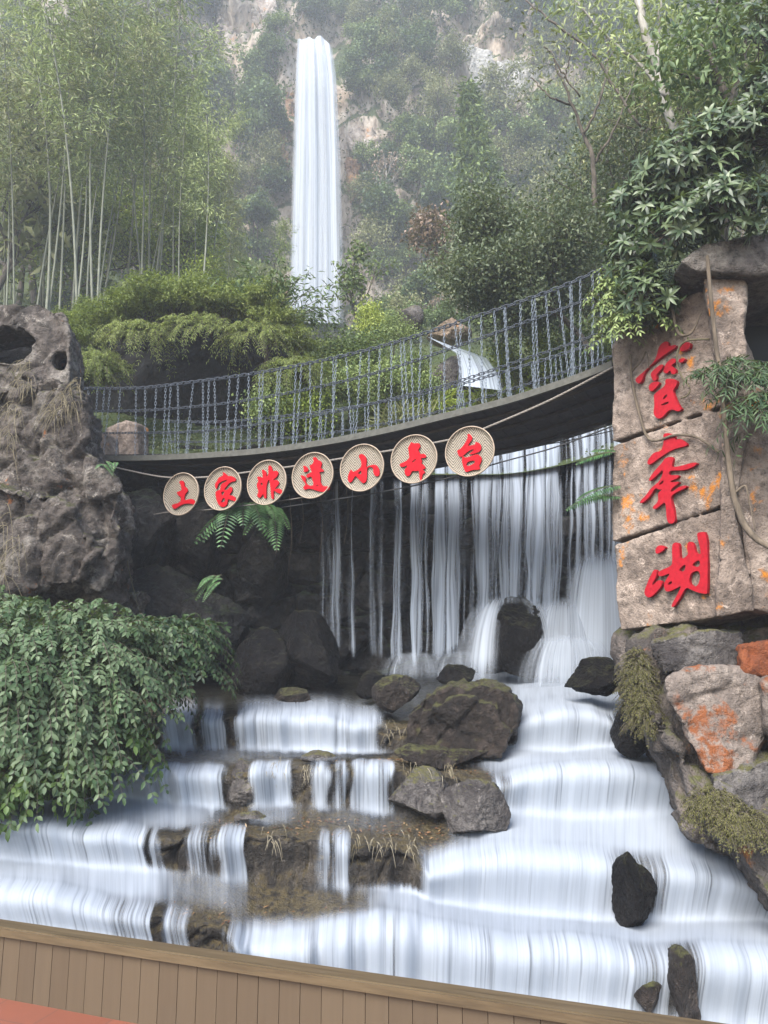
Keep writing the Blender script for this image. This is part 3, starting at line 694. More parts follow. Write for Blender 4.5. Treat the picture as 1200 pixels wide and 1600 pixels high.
# sign pillar: a plane turned towards the left, seen obliquely
pL = at(957, 700, 8.35); pR = at(1160, 700, 7.25)
pu = np.array([pR[0] - pL[0], pR[1] - pL[1], 0.]); pu /= np.linalg.norm(pu); pnorm = np.array([pu[1], -pu[0], 0.])
if pnorm[1] > 0: pnorm = -pnorm
def onplane(pts, off=0., O=pL, N=None):
    N = pnorm if N is None else N
    out = []
    for x, y in pts:
        r = ray(x, y); c = np.array([0, 0, CAMZ]); t = ((O + N * off - c) @ N) / (r @ N); out.append(c + r * t)
    return np.array(out)
prt = thing('stone_sign_pillar', 'tall pale stone pillar with three large red carved characters beside the falls', 'pillar', tuple(float(v) for v in (pL[0] + .5, pL[1], 1.8)))
g = G(); bk = -pnorm * .8
prism(onplane([(956, 540), (968, 515), (1010, 500), (1062, 470), (1096, 455), (1120, 520), (1134, 632), (1060, 655), (957, 690)]), [], bk, g)
prism(onplane([(957, 696), (1060, 661), (1135, 637), (1152, 780), (1100, 799), (1030, 822), (957, 846)]), [], bk * .99, g)
prism(onplane([(960, 852), (1030, 828), (1100, 805), (1153, 786), (1168, 952), (1120, 964), (1040, 976), (970, 985), (962, 930)]), [], bk * 1.01, g)
obj('slab', rocky(g, .017, .02, 1.6, .006, 2), M_pillar, prt)
M_red = flat_mat('red_lacquer', (.31, .002, .008), .65, spec=.1, var=.12, scale=20, bumpd=.002)
M_redp = flat_mat('weathered_red_paint', (.26, .007, .014), .8, spec=.1, var=.25, scale=30, bumpd=.003)
def letter(name, contours, ox, oy, sc, plane, off, thick, mat, parent, N):
    g = G(); P = [plane([(ox + x / sc, oy + y / sc) for x, y in c], off) for c in contours]
    def dens_(c):          # soften the corners of the hand-cut outline
        m = len(c); Qs = []
        for i in range(m):
            a, b = c[i], c[(i + 1) % m]; Qs += [a * .75 + b * .25, a * .25 + b * .75]
        return np.array(Qs)
    P = [dens_(dens_(c)) for c in P]
    return prism(P[0], P[1:], -N * thick, g) or g
LET = {
'bao': (985, 525, 10.909, [
  [[(485, 165), (590, 85), (650, 100), (640, 170), (700, 165), (760, 145), (785, 172), (740, 215), (600, 305), (400, 455), (300, 545), (230, 640), (200, 760), (140, 822), (85, 765), (90, 720), (250, 590), (400, 440), (450, 340)]],
  [[(850, 175), (880, 110), (1000, 102), (1025, 130), (1000, 220), (870, 268), (838, 240)]],
  [[(560, 600), (600, 470), (700, 378), (770, 388), (782, 440), (700, 490), (705, 520), (770, 555), (776, 645), (700, 655), (676, 570), (620, 645), (565, 620)]],
  [[(340, 650), (380, 590), (520, 475), (572, 500), (480, 620), (440, 655), (450, 745), (390, 772), (360, 712)]],
  [[(830, 390), (935, 370), (920, 420), (850, 462), (818, 432)]],
  [[(300, 865), (370, 780), (480, 775), (500, 800), (440, 880), (345, 962)]],
  [[(400, 985), (600, 850), (590, 740), (650, 725), (770, 735), (802, 790), (760, 880), (720, 925), (740, 1000), (790, 1120), (850, 1220), (882, 1238), (812, 1292), (720, 1248), (640, 1270), (560, 1372), (490, 1412), (430, 1390), (388, 1312), (410, 1200), (400, 1060)],
   [(540, 1085), (595, 1000), (638, 995), (595, 1068)], [(515, 1170), (640, 1108), (662, 1150), (530, 1190)]]]),
'feng': (980, 660, 8.571, [
  [[(490, 240), (480, 150), (560, 140), (640, 170), (640, 238), (705, 212), (790, 268), (805, 312), (700, 335), (600, 365), (440, 465), (300, 575), (262, 546), (290, 480), (360, 398), (450, 388), (480, 310)]],
  [[(500, 480), (590, 452), (625, 482), (600, 560), (595, 600), (700, 588), (900, 528), (945, 550), (870, 602), (760, 642), (600, 640), (560, 655), (552, 705), (640, 708), (695, 703), (680, 745), (580, 782), (575, 805), (685, 790), (695, 805), (620, 865), (582, 900), (582, 942), (700, 858), (792, 838), (792, 872), (720, 905), (620, 955), (582, 1000), (592, 1080), (632, 1200), (645, 1332), (570, 1365), (528, 1310), (520, 1150), (505, 1060), (440, 1115), (370, 1168), (328, 1140), (420, 1060), (408, 940), (478, 895), (430, 902), (372, 872), (330, 955), (250, 1045), (180, 1088), (162, 1062), (250, 978), (310, 888), (380, 828), (430, 788), (482, 680), (472, 630), (400, 705), (310, 785), (282, 775), (340, 678), (440, 568), (482, 520)],
   [(415, 835), (482, 765), (488, 802), (450, 835)]]]),
'hu': (980, 810, 7.5, [
  [[(328, 350), (380, 308), (448, 330), (442, 358), (380, 404), (333, 418)]],
  [[(315, 592), (348, 610), (342, 680), (290, 762), (300, 792), (350, 728), (392, 722), (412, 760), (380, 825), (270, 934), (212, 912), (198, 850), (230, 778), (250, 718)]],
  [[(522, 312), (560, 278), (608, 290), (612, 400), (622, 490), (720, 428), (698, 350), (708, 280), (750, 268), (782, 310), (792, 368), (805, 408), (840, 418), (862, 418), (852, 330), (810, 180), (850, 158), (942, 158), (942, 872), (920, 888), (840, 872), (760, 842), (690, 802), (640, 892), (580, 992), (540, 1042), (508, 1030), (590, 888), (640, 780), (570, 822), (480, 862), (438, 842), (428, 760), (480, 682), (502, 638), (400, 682), (356, 670), (366, 618), (520, 558), (530, 500)],
   [(588, 612), (692, 518), (672, 630)], [(758, 562), (775, 520), (852, 478), (852, 572)], [(742, 632), (852, 605), (852, 742), (800, 812), (718, 762)], [(468, 772), (512, 728), (532, 752), (492, 782)]]]),
}
desc = {'bao': 'topmost red character, tall and dense', 'feng': 'middle red character with branching strokes', 'hu': 'lowest red character with a long right stroke'}
for k, (ox, oy, sc, strokes) in LET.items():
    g = G()
    for i, c in enumerate(strokes):
        def plane(pts, off): return onplane(pts, .052 + off)
        q = letter('x', c, ox, oy, sc, plane, .0012 * i, .05, None, None, pnorm)
        g.add(np.concatenate(q.V), *[])
        base = g.n - q.n
        for F in q.F: g.F.append(F + base)
    o = obj('character', g, M_redp, prt, smooth=False); o['label'] = desc[k]

# stone bank under and beside the pillar
M_bank = rock_mat('stained_bank_rock', (.035, .03, .028), (.11, .092, .08), (.23, .19, .165), .8, 1.2, lichen=.2, orange=(.26, .1, .03), moss=.55, mosscol=(.06, .06, .02), speck=.7, bumpd=.06, wet=.2)
g = G()
prism(pol([(985, 1006), (1010, 985), (1080, 975), (1210, 965), (1330, 960), (1330, 1480), (1195, 1440), (1140, 1350), (1072, 1300), (1050, 1220), (1022, 1150), (1000, 1090)], 7.75, -.28, 1000), [], (.4, 1.6, 0), g)
prism(pol([(1012, 1105), (1060, 1190), (1095, 1280), (1160, 1330), (1215, 1440), (1330, 1500), (1330, 1160), (1200, 1200), (1090, 1200)], 7.2, -.3, 1100), [], (.5, 1.2, -.2), g)
prism(pol([(1040, 940), (1400, 900), (1400, 1120), (1040, 1080)], 8.5), [], (.3, 1., 0), g)
o = obj('rock_bank', rocky(g, .045, .13, 1.1, .03, 3, cell=.14, cellf=1.3), M_bank); tag(o, 'dark stained rock bank below the pillar at the right of the stream', 'rock')
def rock(name, px, py, w_, h_, Y, label, seed, mat, depth=None, rz=0., z=None, cuts=9, cat='boulder', group=None, flat=0, amp=.07, ang=.5):
    """boulder whose visible outline is about w_ x h_ pixels round (px, py) at depth Y"""
    c = at(px, py, Y); k = Y / 1.0 / FPX * 1.02
    sx, sz = w_ * k / 2, h_ * k / 2; sy = depth or (sx + sz) / 2
    gg = shift(boulder((sx, sy, sz), seed, cuts, 6 if w_ > 60 else 5, amp, .03, flat, ang), (0, 0, 0), rz)
    o = obj(name, gg, mat); o.location = (float(c[0]), float(c[1]), float(c[2])); return tag(o, label, cat, group)
M_cream = rock_mat('cream_boulder_rock', (.085, .068, .058), (.17, .137, .116), (.26, .216, .182), .85, 1.3, lichen=.72, orange=(.14, .046, .016), speck=.75, bumpd=.04)
M_orange = rock_mat('orange_stained_rock', (.07, .024, .012), (.17, .045, .014), (.24, .085, .035), .85, 1.6, lichen=.2, orange=(.55, .17, .03), speck=.5, bumpd=.03)
M_rock = rock_mat('dark_brown_boulder', (.008, .0062, .0055), (.025, .019, .0155), (.07, .054, .045), .65, 1.7, moss=.5, mosscol=(.05, .05, .018), speck=.8, bumpd=.05, wet=.3)
M_black = rock_mat('wet_black_shade_boulder', (.0025, .0025, .003), (.007, .0065, .0068), (.02, .018, .017), .55, 1.6, moss=.3, mosscol=(.02, .02, .01), speck=.2, bumpd=.05, wet=.1, spec=.12)  # wet black stone, colour lowered further to stand in for shade
M_greyr = rock_mat('grey_bed_rock', (.035, .03, .03), (.09, .08, .075), (.2, .18, .165), .8, 1.8, moss=.4, mosscol=(.07, .065, .025), speck=.8, bumpd=.05)
def block(pts, Y, back, mat, label, amp=.035, fine=.02, k=0., vox=.022, cell=.04):
    g = G(); prism(pol(pts, Y, k, pts[0][1]), [], back, g); return tag(obj('rock_block', rocky(g, vox, amp, 1.8, fine, 2, cell=cell, cellf=2.2), mat), label, 'rock')
block([(1042, 1062), (1075, 1048), (1150, 1044), (1188, 1060), (1196, 1150), (1176, 1192), (1140, 1214), (1104, 1208), (1076, 1156), (1048, 1104)], 6.95, (.35, .9, 0), M_cream, 'big cream rock block with orange lichen under the pillar', k=-.1)
block([(1156, 1010), (1200, 1002), (1240, 1004), (1240, 1056), (1162, 1052)], 6.95, (.3, .8, 0), M_orange, 'orange stained block beside the cream block', .02)
block([(1016, 1000), (1080, 990), (1158, 985), (1160, 1042), (1080, 1042), (1040, 1056), (1020, 1030)], 7.3, (.35, .9, 0), M_greyr, 'speckled grey ledge stone directly below the pillar')
block([(1194, 1064), (1260, 1056), (1260, 1180), (1200, 1160)], 6.75, (.3, .8, 0), M_cream, 'pinkish stone cut by the right frame edge beside the cream block')
block([(1112, 1214), (1178, 1194), (1250, 1170), (1250, 1330), (1170, 1310), (1120, 1268)], 6.7, (.35, .9, 0), M_greyr, 'grey purple stone below the cream block', k=-.1)
# rocks in the stream
g = G(); prism(pol([(632, 1172), (636, 1118), (660, 1090), (700, 1072), (762, 1068), (796, 1078), (812, 1106), (806, 1146), (782, 1176), (642, 1184)], 8.5), [], (.12, .75, .02), g)
prism(pol([(640, 1185), (660, 1110), (720, 1088), (776, 1100), (800, 1150), (780, 1185)], 8.38), [], (.1, .4, .0), g)
tag(obj('boulder', rocky(g, .022, .05, 1.8, .03, 2, cell=.05, cellf=2.2), M_rock), 'largest dark brown block shaped boulder with a flat top in mid stream', 'boulder')
rock('boulder', 622, 1084, 78, 56, 9.5, 'rounded brown boulder left behind the largest boulder', 23, M_rock)
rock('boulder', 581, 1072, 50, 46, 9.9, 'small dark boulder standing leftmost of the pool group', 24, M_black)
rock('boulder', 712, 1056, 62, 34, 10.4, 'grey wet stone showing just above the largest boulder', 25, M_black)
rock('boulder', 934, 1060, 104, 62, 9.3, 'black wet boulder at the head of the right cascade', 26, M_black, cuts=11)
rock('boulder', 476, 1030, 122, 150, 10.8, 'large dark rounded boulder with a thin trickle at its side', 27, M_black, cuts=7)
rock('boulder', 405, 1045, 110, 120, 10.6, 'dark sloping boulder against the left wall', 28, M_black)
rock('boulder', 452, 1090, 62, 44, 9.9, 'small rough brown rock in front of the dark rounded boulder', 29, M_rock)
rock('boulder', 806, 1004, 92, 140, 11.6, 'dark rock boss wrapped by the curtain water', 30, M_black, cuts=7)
rock('boulder', 738, 1268, 100, 100, 7.4, 'pointed grey brown rock on the middle ledge', 31, M_greyr, rz=.5, cuts=12)
rock('boulder', 397, 1279, 56, 28, 7.45, 'small grey stone lying on the second ledge', 32, M_greyr, cuts=11)
rock('boulder', 493, 1184, 62, 20, 8.4, 'flat mossy stone below the upper fall', 33, M_greyr, cuts=11)
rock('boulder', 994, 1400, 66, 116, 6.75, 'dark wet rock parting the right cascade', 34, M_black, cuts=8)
rock('boulder', 1066, 1545, 42, 110, 6.1, 'dark mossy rock in the lowest cascade', 35, M_rock, cuts=8)
rock('boulder', 1010, 1555, 50, 60, 6.15, 'low brown rock left of the dark mossy rock', 36, M_rock, cuts=8)
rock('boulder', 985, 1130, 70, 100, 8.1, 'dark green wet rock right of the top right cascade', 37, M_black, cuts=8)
rock('boulder', 660, 1240, 100, 72, 7.75, 'speckled brown rock block in the middle ledge face', 38, M_greyr, cuts=10)
rock('boulder', 385, 1222, 74, 70, 7.9, 'rough rock block between two little falls on the left', 39, M_greyr, cuts=10)
rock('boulder', 690, 1182, 140, 36, 8.35, 'flat brown slab under the largest boulder', 40, M_rock, cuts=10)
# dark boulders making the recess left of the curtain
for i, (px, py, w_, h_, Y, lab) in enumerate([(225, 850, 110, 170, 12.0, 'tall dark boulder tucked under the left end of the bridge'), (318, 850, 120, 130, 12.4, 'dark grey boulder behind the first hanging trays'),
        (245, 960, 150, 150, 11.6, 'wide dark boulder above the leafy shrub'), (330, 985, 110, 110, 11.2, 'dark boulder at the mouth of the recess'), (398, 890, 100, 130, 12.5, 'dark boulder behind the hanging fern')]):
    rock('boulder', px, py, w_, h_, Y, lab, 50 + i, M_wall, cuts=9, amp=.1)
M_ochre = rock_mat('ochre_rock', (.1, .07, .05), (.2, .145, .1), (.3, .23, .17), .9, .8, lichen=.2, speck=.6, bumpd=.05)
# upper stream rocks
for i, (px, py, w_, h_, Y, lab) in enumerate([(640, 497, 50, 44, 21.5, 'brown boulder above the little upper cascade'), (705, 520, 80, 44, 20.5, 'ochre rock ledge behind the little upper cascade'), (735, 612, 150, 110, 16.0, 'dark rock under the little upper cascade')]):
    rock('boulder', px, py, w_, h_, Y, lab, 60 + i, M_ochre if i == 1 else M_greyr)

# hut with a slab roof above the pillar
rt = thing('stone_hut', 'small stone hut with slab roof and dark doorway at the right edge', 'hut', tuple(float(v) for v in at(1190, 600, 7.2)))
g = G(); prism(pol([(1060, 408), (1100, 378), (1330, 340), (1330, 412), (1180, 428), (1090, 425)], 7.0), [], (.3, 1.6, .1), g); obj('roof', rocky(g, .03, .03, 1.5, .012, 2), M_tower, rt)
g = G(); prism(pol([(1096, 420), (1164, 418), (1168, 600), (1176, 640), (1150, 800), (1180, 955), (1120, 964), (1130, 650), (1112, 520)], 7.15), [], (.3, .7, 0), g); obj('post', rocky(g, .025, .035, 1.5, .012, 2), M_pillar, rt)
g = G(); prism(pol([(1166, 600), (1195, 592), (1330, 590), (1330, 960), (1172, 955), (1150, 780)], 7.2), [], (.3, .8, 0), g); obj('wall', rocky(g, .03, .05, 1.4, .015, 2), M_pillar, rt)
g = G(); prism(pol([(1150, 410), (1335, 350), (1335, 680), (1150, 660)], 8.6), [], (0, .3, 0), g); obj('inner_wall', g, flat_mat('doorway_shade', (.004, .004, .004)), rt, smooth=False)  # near-black wall colour stands for the unlit inside of the hut

# ------------------------------------------------------------------ suspension bridge
FE = [(146, 716), (220, 716), (300, 713), (400, 706), (500, 693), (600, 674), (700, 650), (800, 625), (900, 592), (962, 568)]
bl = at(146, 716, 12.); brr = at(962, 568, 8.65); bdir = nrm((brr - bl)[:2]); bn = np.array([-bdir[1], bdir[0]])   # bn points away
bN = np.array([-bn[0], -bn[1], 0.])                                                                                 # towards the camera
BO = np.array([bl[0], bl[1], 0.])
def bridge_pts(tab, n, off=0.):
    t = np.array(tab, float); x = np.linspace(t[0, 0], t[-1, 0], n)
    # smooth interpolation of the traced sag
    i = np.arange(len(t)); s = np.interp(x, t[:, 0], i); q = spline(t, 400); qs = np.interp(x, q[:, 0], q[:, 1])
    return onplane(list(zip(x, qs)), off, BO, bN)
def resample(P, step):
    d = np.concatenate([[0], np.cumsum(np.linalg.norm(np.diff(P, axis=0), axis=1))]); n = max(2, int(round(d[-1] / step)))
    s = np.linspace(0, d[-1], n + 1); return np.stack([np.interp(s, d, P[:, k]) for k in range(3)], -1)
brt = thing('suspension_bridge', 'chain railed plank suspension bridge crossing above the curtain waterfall', 'bridge', (float(bl[0]), float(bl[1]), 4.5))
Fe = resample(bridge_pts(FE, 200), .04)
bn3 = np.array([bn[0], bn[1], 0]); WID = 2.0
M_deck = flat_mat('old_deck_wood', (.035, .03, .03), .9, var=.4, scale=12)
M_edge = flat_mat('grey_edge_board', (.065, .064, .055), .9, var=.35, scale=14)
M_chain = flat_mat('painted_chain', (.035, .042, .055), .6, metal=0., var=.3, scale=30, bumpd=.001)
M_pale = flat_mat('galvanised_chain', (.14, .165, .2), .6, metal=0., var=.3, scale=30, bumpd=.001)
# cross planks seen from below
g = G(); rg = np.random.RandomState(5); L = np.concatenate([[0], np.cumsum(np.linalg.norm(np.diff(Fe, axis=0), axis=1))]); s = 0.
def fe(s): return np.array([np.interp(s, L, Fe[:, k]) for k in range(3)])
tot = L[-1]
while s < tot - .05:
    pw = .155; a, b = fe(s + .004), fe(min(tot, s + pw - .005)); th = .045; j = rg.uniform(-.03, .03)
    V = []
    for z in (-th, 0):
        for p in (a, b):
            for o_ in (-.0 , WID + j): V.append(p + bn3 * o_ + np.array([0, 0, z + rg.uniform(-.002, .002)]))
    g.add(V, [[0, 1, 3, 2], [4, 6, 7, 5], [0, 2, 6, 4], [1, 5, 7, 3], [0, 4, 5, 1], [2, 3, 7, 6]]); s += pw
obj('deck', g, M_deck, brt, smooth=False)
for o_, lab in ((-.03, 1), (WID + .03, 0)):
    g = G(); P = Fe[::3] + bn3 * o_; n = len(P); V = []
    for z, q in ((-.05, -.025), (.035, -.025), (.035, .025), (-.05, .025)): V.append(P + np.array([0, 0, z]) + bn3 * q)
    V = np.stack(V, 1).reshape(-1, 3); i = np.arange(n)[:-1, None] * 4
    F = np.concatenate([i + np.array([[k, (k + 1) % 4, (k + 1) % 4 + 4, k + 4]]) for k in range(4)])
    g.add(V, F, [[0, 3, 2, 1], [n * 4 - 4, n * 4 - 3, n * 4 - 2, n * 4 - 1]]); obj('edge_board', g, M_edge, brt, smooth=False)
for o_ in (.25, .75, 1.25, 1.75):
    g = G(); tube(g, Fe[::6] + bn3 * o_ + np.array([0, 0, -.075]), .028, 6); obj('bearer_cable', g, M_deck, brt)
# chains of real links
def link_mesh(L_, Wd, r, ns=10, k=5):
    a = np.linspace(0, 2 * math.pi, ns, endpoint=False); st = (L_ - Wd) / 2
    P = np.stack([np.cos(a) * Wd / 2 + 0, np.sin(a) * Wd / 2 + np.sign(np.sin(a)) * st, 0 * a], -1)      # long axis = y
    b = np.arange(k) * 2 * math.pi / k; C = P; Nn = nrm(np.stack([np.cos(a), np.sin(a), 0 * a], -1))
    V = C[:, None] + r * (Nn[:, None] * np.cos(b)[None, :, None] + np.array([0, 0, 1.])[None, None] * np.sin(b)[None, :, None])
    i = np.arange(ns * k).reshape(ns, k); j = np.roll(i, -1, 1); F = np.stack([i, j, np.roll(j, -1, 0), np.roll(i, -1, 0)], -1).reshape(-1, 4)
    return V.reshape(-1, 3), F
def chain(P, pitch, wd, r):
    P = resample(P, pitch); V0, F0 = link_mesh(pitch * 1.32, wd, r); g = G()
    for i in range(len(P) - 1):
        c = (P[i] + P[i + 1]) / 2; y = nrm(P[i + 1] - P[i]); ref = np.array([0, 0, 1.]) if abs(y[2]) < .8 else np.array([bdir[0], bdir[1], 0.])
        x = nrm(np.cross(y, ref)); z = np.cross(x, y)
        if i % 2: x, z = z, -x
        c45 = math.cos(.7); s45 = math.sin(.7); x, z = x * c45 + z * s45, z * c45 - x * s45
        g.add(V0[:, :1] * x + V0[:, 1:2] * y + V0[:, 2:] * z + c, F0)
    return g
CT = [(128, 607), (220, 606), (300, 597), (400, 583), (500, 564), (600, 540), (700, 509), (800, 476), (880, 447), (950, 416)]
CM = [(128, 643), (250, 640), (375, 627), (500, 604), (600, 579), (700, 546), (797, 512), (880, 482), (950, 455)]
CL = [(130, 677), (292, 675), (375, 667), (500, 648), (600, 626), (699, 601), (820, 561), (890, 538), (955, 514)]
top = bridge_pts(CT, 200)
for off in (0., WID):
    sh_ = bn3 * off
    for tab, pit, wd, r in ((CT, .08, .05, .0082), (CM, .07, .042, .0065), (CL, .065, .038, .006)):
        obj('handrail_chain', chain(bridge_pts(tab, 200) + sh_, pit, wd, r), M_chain, brt)
    n = 56
    for i in range(n):
        f = min(.995, max(.005, (i + .5 + rg.uniform(-.48, .48)) / n)); a = np.array([np.interp(f, np.linspace(0, 1, len(top)), top[:, k]) for k in range(3)])
        s = np.clip(np.interp((a - Fe[0]) @ np.array([bdir[0], bdir[1], 0]), (Fe - Fe[0]) @ np.array([bdir[0], bdir[1], 0]), L) + rg.normal() * .05, 0, tot); b = fe(s); sag = np.linspace(0, 1, 9)
        P = a[None] * (1 - sag[:, None]) + b[None] * sag[:, None]
        obj('hanger_chain', chain(P + sh_, 0.05, .025, .003), M_pale, brt)
# support chains slung below the deck towards the pillar
# ropes
def rope(name, tab, off, r, label, mat, cat='rope', n=80):
    t = np.array(tab, float); q = spline(t, n); P = onplane([tuple(v) for v in q], off, BO, bN); g = G()
    if r > .011:       # twisted lay
        Pn = resample(P, .02); k = len(Pn); ph = np.arange(k) * .9
        for a in (0, 2.09, 4.19): tube(g, Pn + r * .5 * (np.cos(ph + a)[:, None] * np.array([0, 0, 1.]) + np.sin(ph + a)[:, None] * bN), r * .6, 5)
    else: tube(g, P, r, 6)
    return tag(obj(name, g, mat), label, cat)
M_rope = flat_mat('hemp_rope', (.17, .15, .13), .95, var=.3, scale=60, bumpd=.002); M_cable = flat_mat('black_cable', (.012, .012, .013), .6, var=.2)
rope('rope', [(150, 722), (200, 735), (262, 746), (330, 745), (400, 736), (470, 727), (560, 712), (640, 699), (720, 683), (770, 664), (860, 625), (958, 574)], .06, .014, 'thick grey hemp rope from which the seven trays hang', M_rope)
rope('cable', [(440, 793), (520, 781), (600, 768), (700, 747), (780, 723), (870, 698), (962, 664)], .09, .009, 'black cable running under the trays across the falls', M_cable, 'cable')
rope('rope', [(180, 806), (230, 805), (266, 800), (330, 796), (420, 785), (490, 775)], .05, .008, 'thin pale line tied to the bottoms of the leftmost trays', M_rope)
rope('cable', [(620, 735), (700, 722), (780, 706), (880, 690), (962, 672)], -1.2, .007, 'thin wire strung behind the rightmost trays', M_cable, 'cable')

# ------------------------------------------------------------------ woven trays with red characters
t = NT('woven_bamboo'); uvx, uvy = t.attr('tu'), t.attr('tv')
cv = t.n('ShaderNodeCombineXYZ'); t.l(uvx, cv.inputs[0]); t.l(uvy, cv.inputs[1])
rd = t.n('ShaderNodeObjectInfo').outputs['Random']
# twill weave: chevrons of slanted strips
ax = t.math('ABSOLUTE', t.math('SUBTRACT', t.math('FRACT', t.math('ADD', t.math('MULTIPLY', uvx, 1.1), rd)), .5))
dia = t.math('ADD', t.math('MULTIPLY', uvy, 8.), t.math('MULTIPLY', ax, 9.)); fr_ = t.math('FRACT', dia)
st = t.math('ABSOLUTE', t.math('SUBTRACT', fr_, .5)); nn = t.noise(cv.outputs[0], 9, 4, .75)
cc = t.ramp(t.math('ADD', st, t.math('MULTIPLY', t.math('SUBTRACT', nn, .5), .5)), [(.06, (.035, .026, .017)), (.2, (.13, .107, .078)), (.42, (.26, .225, .175))])
M_weave = t.done(t.bsdf(cc, .7, t.bump(st, .6, .006)))
M_rim = flat_mat('bamboo_rim', (.27, .21, .155), .6, var=.3, scale=25)
TR = [(285, 772.5, '土', 'leftmost of the row and the most slanted', 255, 735, 20.0, [[[(500, 395), (512, 335), (568, 308), (625, 333), (658, 400), (664, 510), (708, 520), (752, 585), (772, 652), (715, 692), (690, 735), (664, 800), (658, 930), (700, 928), (850, 888), (915, 893), (968, 940), (1022, 1035), (1000, 1078), (860, 1042), (780, 1032), (680, 1042), (600, 1062), (480, 1132), (370, 1208), (308, 1190), (262, 1095), (300, 1063), (440, 1028), (530, 980), (550, 920), (553, 820), (478, 790), (418, 710), (440, 668), (530, 648), (578, 590), (558, 500), (543, 440)]]]),
 (350, 764, '家', 'second of the row', 318, 725, 18.46, [[[(538, 232), (600, 248), (662, 310), (700, 350), (780, 343), (850, 363), (902, 405), (938, 455), (900, 502), (830, 502), (720, 562), (690, 612), (622, 690), (592, 738), (660, 758), (700, 730), (770, 643), (822, 690), (832, 760), (772, 850), (732, 890), (850, 913), (912, 970), (948, 1060), (930, 1088), (840, 1052), (740, 1022), (702, 1012), (692, 1100), (662, 1190), (590, 1243), (510, 1238), (438, 1180), (398, 1100), (368, 1010), (343, 900), (343, 790), (470, 738), (488, 720), (488, 580), (700, 482), (640, 452), (440, 542), (402, 640), (365, 742), (328, 640), (333, 560), (398, 480), (428, 390), (540, 348), (573, 300)], [(490, 800), (620, 790), (570, 870), (545, 930)], [(510, 1080), (540, 1000), (600, 970), (625, 1050), (600, 1090), (490, 1112)]]]),
 (418.5, 754.5, '非', 'third of the row', 384, 715, 17.14, [[[(428, 318), (490, 328), (542, 390), (557, 440), (547, 520), (590, 488), (613, 400), (598, 280), (618, 208), (662, 213), (702, 280), (717, 370), (760, 358), (830, 348), (872, 400), (862, 460), (802, 540), (732, 590), (735, 605), (830, 593), (882, 650), (892, 690), (842, 760), (792, 810), (782, 852), (860, 823), (930, 838), (978, 900), (962, 967), (900, 962), (808, 920), (765, 890), (738, 862), (747, 1112), (710, 1112), (683, 1080), (668, 900), (648, 700), (628, 590), (602, 600), (562, 700), (547, 800), (552, 1060), (530, 1102), (488, 1070), (468, 960), (430, 1012), (380, 1082), (328, 1060), (298, 1000), (328, 960), (343, 900), (308, 810), (288, 720), (328, 650), (343, 620), (308, 560), (308, 508), (390, 503), (440, 558), (458, 480), (438, 390)], [(380, 690), (440, 660), (455, 720), (430, 760)]]]),
 (490, 743.5, '遗', 'middle of the row', 454, 704, 16.67, [[[(578, 183), (630, 163), (682, 195), (702, 250), (760, 258), (818, 320), (797, 410), (772, 450), (850, 500), (868, 545), (780, 552), (742, 572), (767, 620), (777, 720), (772, 820), (802, 870), (822, 918), (900, 933), (1000, 933), (1022, 970), (980, 1032), (900, 1062), (820, 1077), (700, 1052), (560, 1002), (460, 987), (380, 1022), (333, 1000), (338, 930), (398, 900), (368, 830), (308, 760), (253, 650), (280, 638), (360, 663), (402, 720), (382, 800), (432, 890), (520, 918), (588, 910), (598, 850), (568, 760), (548, 662), (440, 712), (408, 690), (418, 620), (543, 570), (548, 540), (498, 420), (488, 390), (578, 350), (608, 270)], [(668, 922), (690, 880), (742, 922)]], [[(318, 383), (400, 408), (452, 470), (462, 540), (328, 562), (353, 500)]]]),
 (567, 731.5, '小', 'third from the right of the row', 530, 690, 16.0, [[[(493, 340), (540, 303), (600, 318), (662, 380), (687, 470), (674, 560), (674, 640), (690, 640), (740, 603), (800, 588), (880, 568), (942, 600), (992, 680), (1012, 770), (992, 852), (940, 872), (878, 840), (848, 760), (853, 680), (830, 642), (760, 627), (692, 660), (692, 850), (682, 980), (620, 1042), (580, 1032), (508, 960), (420, 862), (390, 862), (342, 950), (312, 1002), (260, 1027), (218, 980), (213, 880), (238, 800), (268, 730), (300, 688), (330, 753), (380, 753), (538, 653), (558, 580), (548, 480), (498, 400)], [(490, 765), (550, 705), (560, 828), (455, 800)]]]),
 (648, 718, '舞', 'second from the right of the row', 608, 676, 15.0, [[[(518, 213), (580, 258), (700, 238), (727, 300), (732, 330), (682, 390), (682, 420), (722, 490), (732, 508), (780, 493), (840, 503), (872, 550), (852, 592), (742, 592), (762, 650), (772, 690), (742, 718), (800, 748), (852, 820), (830, 852), (772, 852), (830, 908), (842, 940), (782, 972), (772, 1040), (752, 1142), (718, 1110), (708, 1000), (698, 880), (640, 902), (540, 892), (522, 920), (492, 990), (440, 1027), (388, 1000), (358, 930), (368, 850), (428, 800), (418, 762), (340, 802), (270, 802), (243, 760), (263, 723), (380, 678), (430, 638), (478, 580), (463, 520), (458, 420), (438, 360), (468, 310), (498, 250)], [(520, 692), (600, 622), (652, 608), (562, 702)]]]),
 (735, 706, '台', 'rightmost of the row', 692, 662, 13.95, [[[(528, 223), (590, 223), (642, 300), (632, 350), (562, 440), (542, 488), (690, 458), (708, 440), (703, 388), (790, 418), (837, 480), (832, 570), (772, 622), (650, 662), (558, 672), (640, 602), (688, 560), (640, 557), (542, 602), (472, 672), (380, 732), (338, 690), (303, 585), (370, 558), (448, 480), (518, 360), (543, 300)]], [[(428, 690), (490, 748), (600, 708), (740, 658), (802, 690), (852, 750), (822, 860), (782, 920), (822, 1002), (640, 1002), (510, 1062), (478, 1030), (448, 940), (413, 830), (418, 740)], [(515, 830), (702, 790), (692, 870), (510, 940)]]])]
